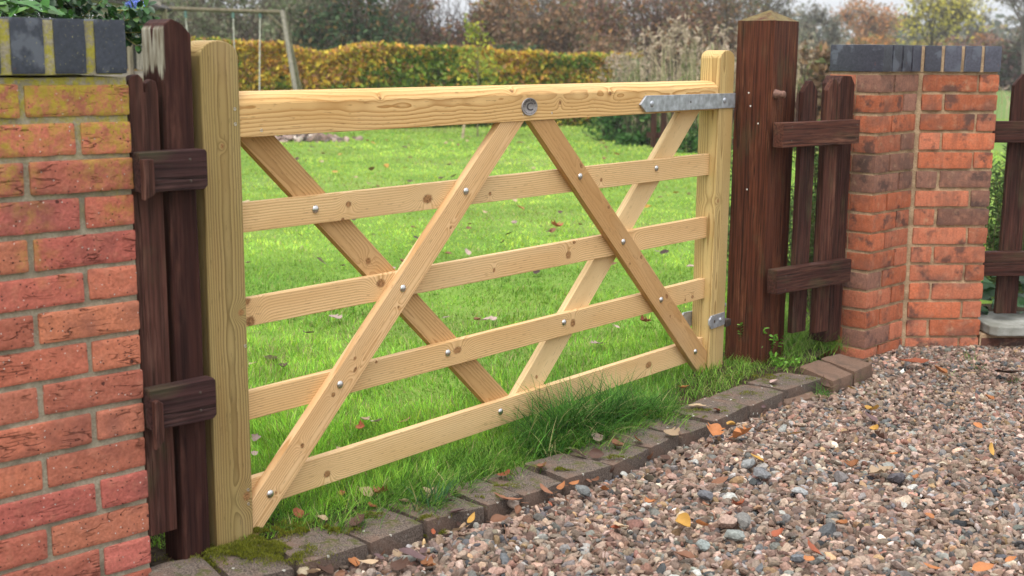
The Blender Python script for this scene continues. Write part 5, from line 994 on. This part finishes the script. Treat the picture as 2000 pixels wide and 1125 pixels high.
def stemshrub(root, stems, mat_leaf, L0, W0, cols, w, step=.016, stemcol=(.16, .15, .05), r=.002, name='leaves', angle=.9):
    ps = []; LP = []; LA = []; LN = []
    for pts in stems:
        pts = np.array(pts, float); t = np.linspace(0, 1, 14); # quadratic-ish through 3 points
        a_, b_, c_ = pts[0], pts[1], pts[2]; Q = ((1-t)**2)[:, None]*a_+(2*t*(1-t))[:, None]*b_+(t**2)[:, None]*c_; ps.append((Q, np.linspace(r, r*.4, 14)))
        Ls = np.linalg.norm(Q[-1]-Q[0])*1.1; m_ = max(4, int(Ls/step)); tt = np.linspace(.08, 1, m_)
        for i, u in enumerate(tt):
            p = (1-u)**2*a_+2*u*(1-u)*b_+u*u*c_; T = 2*(1-u)*(b_-a_)+2*u*(c_-b_); T /= np.linalg.norm(T)+1e-9
            for sgn in (0, 1):
                d_ = rng.normal(size=3); d_ -= d_@T*T; d_ /= np.linalg.norm(d_); LP.append(p); LA.append(T*(1-angle*.5)+d_*angle); LN.append(T*.3+np.array([0, -.3, 1])+rng.normal(size=3)*.35)
    n = len(LP); V, Fc, Cc = leafshape(n, np.array(LP), np.array(LA), np.array(LN), rng.uniform(.65, 1.2, n)*L0, rng.uniform(.8, 1.15, n)*W0, palette(n, cols, w, .18))
    link(name, npmesh(name, local(root, V), Fc, Cc, True), mat_leaf, root); V, Fc = tubes(ps, 5); meshobj('stems', (local(root, V), Fc), stemcol, M_bark, root)
def lp(px, py, y): return dep(px, py, y)
sh = thing('flowering_shrub', (-1.15, 3.0, 0), 0, 'evergreen shrub with small glossy leaves and blue flower heads above the left pier', 'shrub')
stems = []
for px, py, y in [(285, 30, 2.9), (262, 8, 2.92), (240, 20, 2.95), (300, 45, 2.88), (225, -10, 2.95), (205, 5, 3.0), (180, -15, 3.0), (160, 10, 3.02), (140, -10, 3.0), (120, 15, 3.0), (100, -5, 2.98), (190, 30, 3.0), (215, 30, 2.98), (150, 30, 2.98), (75, 10, 3.0), (50, -5, 2.95), (25, 5, 2.95), (275, 65, 2.86), (10, 15, 2.95), (235, 45, 2.93), (130, -25, 3.0), (170, -30, 3.0), (60, -25, 3.0), (95, -30, 3.0), (20, -30, 3.0), (265, 45, 2.9)]:
    e = lp(px, py, y); b = lp(px-75-rng.uniform(0, 40), py+75+rng.uniform(0, 30), y+.12); m_ = (e+b)/2+np.array([rng.normal()*.02, 0, .03]); stems.append([b, m_, e])
for a_, b_, c_ in [((215, 62), (250, 66), (284, 62)), ((225, 55), (255, 85), (276, 92)), ((200, 50), (245, 40), (278, 32)), ((215, 55), (262, 50), (298, 46)), ((230, 20), (268, 22), (290, 12))]: stems.append([lp(*a_, 2.9), lp(*b_, 2.85), lp(*c_, 2.84)])
stemshrub(sh, stems, M_gloss, .025, .0145, [(.012, .045, .010), (.022, .075, .014), (.045, .13, .022), (.08, .15, .04)], [3, 3, 2, .5], .0125)
n = 26; bp = np.array([lp(rng.uniform(-10, 90), rng.uniform(5, 34), 2.9) for _ in range(n)]); V, Fc, Cc = leafshape(n, bp, rng.normal(size=(n, 3))*[1, .5, .25]+[0, -.2, .05], np.array([[0, -.4, 1]]*n)+rng.normal(size=(n, 3))*.2, np.full(n, .055), np.full(n, .020), palette(n, [(.04, .13, .02), (.09, .2, .03)], [1, 1])); link('broad_leaves', npmesh('broad_leaves', local(sh, V), Fc, Cc, True), M_gloss, sh)
def bloom(px, py, y, R, n, k=1.4):
    c0 = lp(px, py, y); D = rng.normal(size=(n, 3)); D /= np.linalg.norm(D, axis=1)[:, None]; P = c0+D*R*[k, 1, .85]*rng.uniform(.6, 1.05, (n, 1))
    V, Fc, Cc = leafcloud(local(sh, P), R*.22, palette(n, [(.16, .22, .62), (.24, .32, .80), (.40, .48, .9)], [2, 3, 1.2]), elong=1.1); link('flower_head', npmesh('flower_head', V, Fc, Cc), M_foliage, sh)
bloom(265, 11, 2.9, .015, 620); bloom(252, 7, 2.9, .008, 160); bloom(280, 92, 2.84, .0058, 120, 1)
# --- plants behind the right-hand fences
gsh = [(.07, .13, .03), (.11, .18, .045), (.15, .21, .07), (.05, .09, .025)]
def fshrub(px0, px1, y, zt, n, lab, L0=.045, W0=.011, name='shrub', cols=gsh):
    root = thing(name, ((at(px0, y)+at(px1, y))/2, y, 0), 0, lab, 'shrub', 'plants behind the picket panels'); st = []
    for i in range(n):
        x = rng.uniform(at(px0, y), at(px1, y)); yy = y+rng.uniform(-.2, .25); e = np.array([x+rng.normal()*.08, yy+rng.normal()*.06, rng.uniform(.35, 1)*zt]); b = np.array([x*.4+.6*root.location[0]+rng.normal()*.04, yy, 0]); st.append([b, (b+e)/2+np.array([rng.normal()*.07, 0, .12]), e])
    stemshrub(root, st, M_foliage, L0, W0, cols, [3, 3, 2, 2], .026, (.14, .12, .06), .003)
fshrub(1425, 1470, 6.2, .80, 26, 'leafy green shrub glimpsed between the hanging stile and gatepost')
fshrub(1535, 1640, 5.75, .88, 74, 'narrow leaved green shrub behind the short picket panel')
fshrub(1925, 2030, 5.95, .80, 90, 'narrow leaved green shrub behind the right edge fence')
# ground ivy and broad leaves behind slab
iv = thing('ground_cover_plant', (2.05, 5.42, 0), 0, 'dark green broad leaved plant behind the grey coping slab', 'plant'); n = 150
P = np.column_stack([rng.uniform(1.9, 2.3, n), rng.uniform(5.25, 5.6, n), rng.uniform(.05, .30, n)]); V, Fc, Cc = leafshape(n, P, rng.normal(size=(n, 3))*[1, 1, .2], np.array([[0, -.5, 1.]]*n)+rng.normal(size=(n, 3))*.3, rng.uniform(.05, .08, n), rng.uniform(.04, .06, n), palette(n, [(.035, .11, .03), (.06, .17, .05)], [2, 1])); link('leaves', npmesh('leaves', local(iv, V), Fc, Cc, True), M_gloss, iv)
# small weed at the gatepost foot
for (u, nn_, hh, ns, lab) in [(2.345, -.045, .16, 7, 'small bright leafy weed at the left foot of the brown gatepost'), (2.42, -.09, .10, 9, 'low leafy weed in front of the brown gatepost'), (2.36, -.19, .045, 6, 'pale clover like weed at the edge of the far kerb')]:
    b0 = gw(u, nn_, .03); wr = thing('weed', b0, 0, lab, 'weed', 'weeds at the gatepost'); st = []
    for i in range(ns): e = b0+np.array([rng.normal()*.035, rng.normal()*.035, hh*rng.uniform(.5, 1)]); st.append([b0+rng.normal(size=3)*[.008, .008, 0], (b0+e)/2+rng.normal(size=3)*.01, e])
    stemshrub(wr, st, M_foliage, .019, .010, [(.09, .23, .02), (.16, .36, .04), (.2, .4, .08)], [2, 2, 1], .011, (.1, .2, .03), .0012)
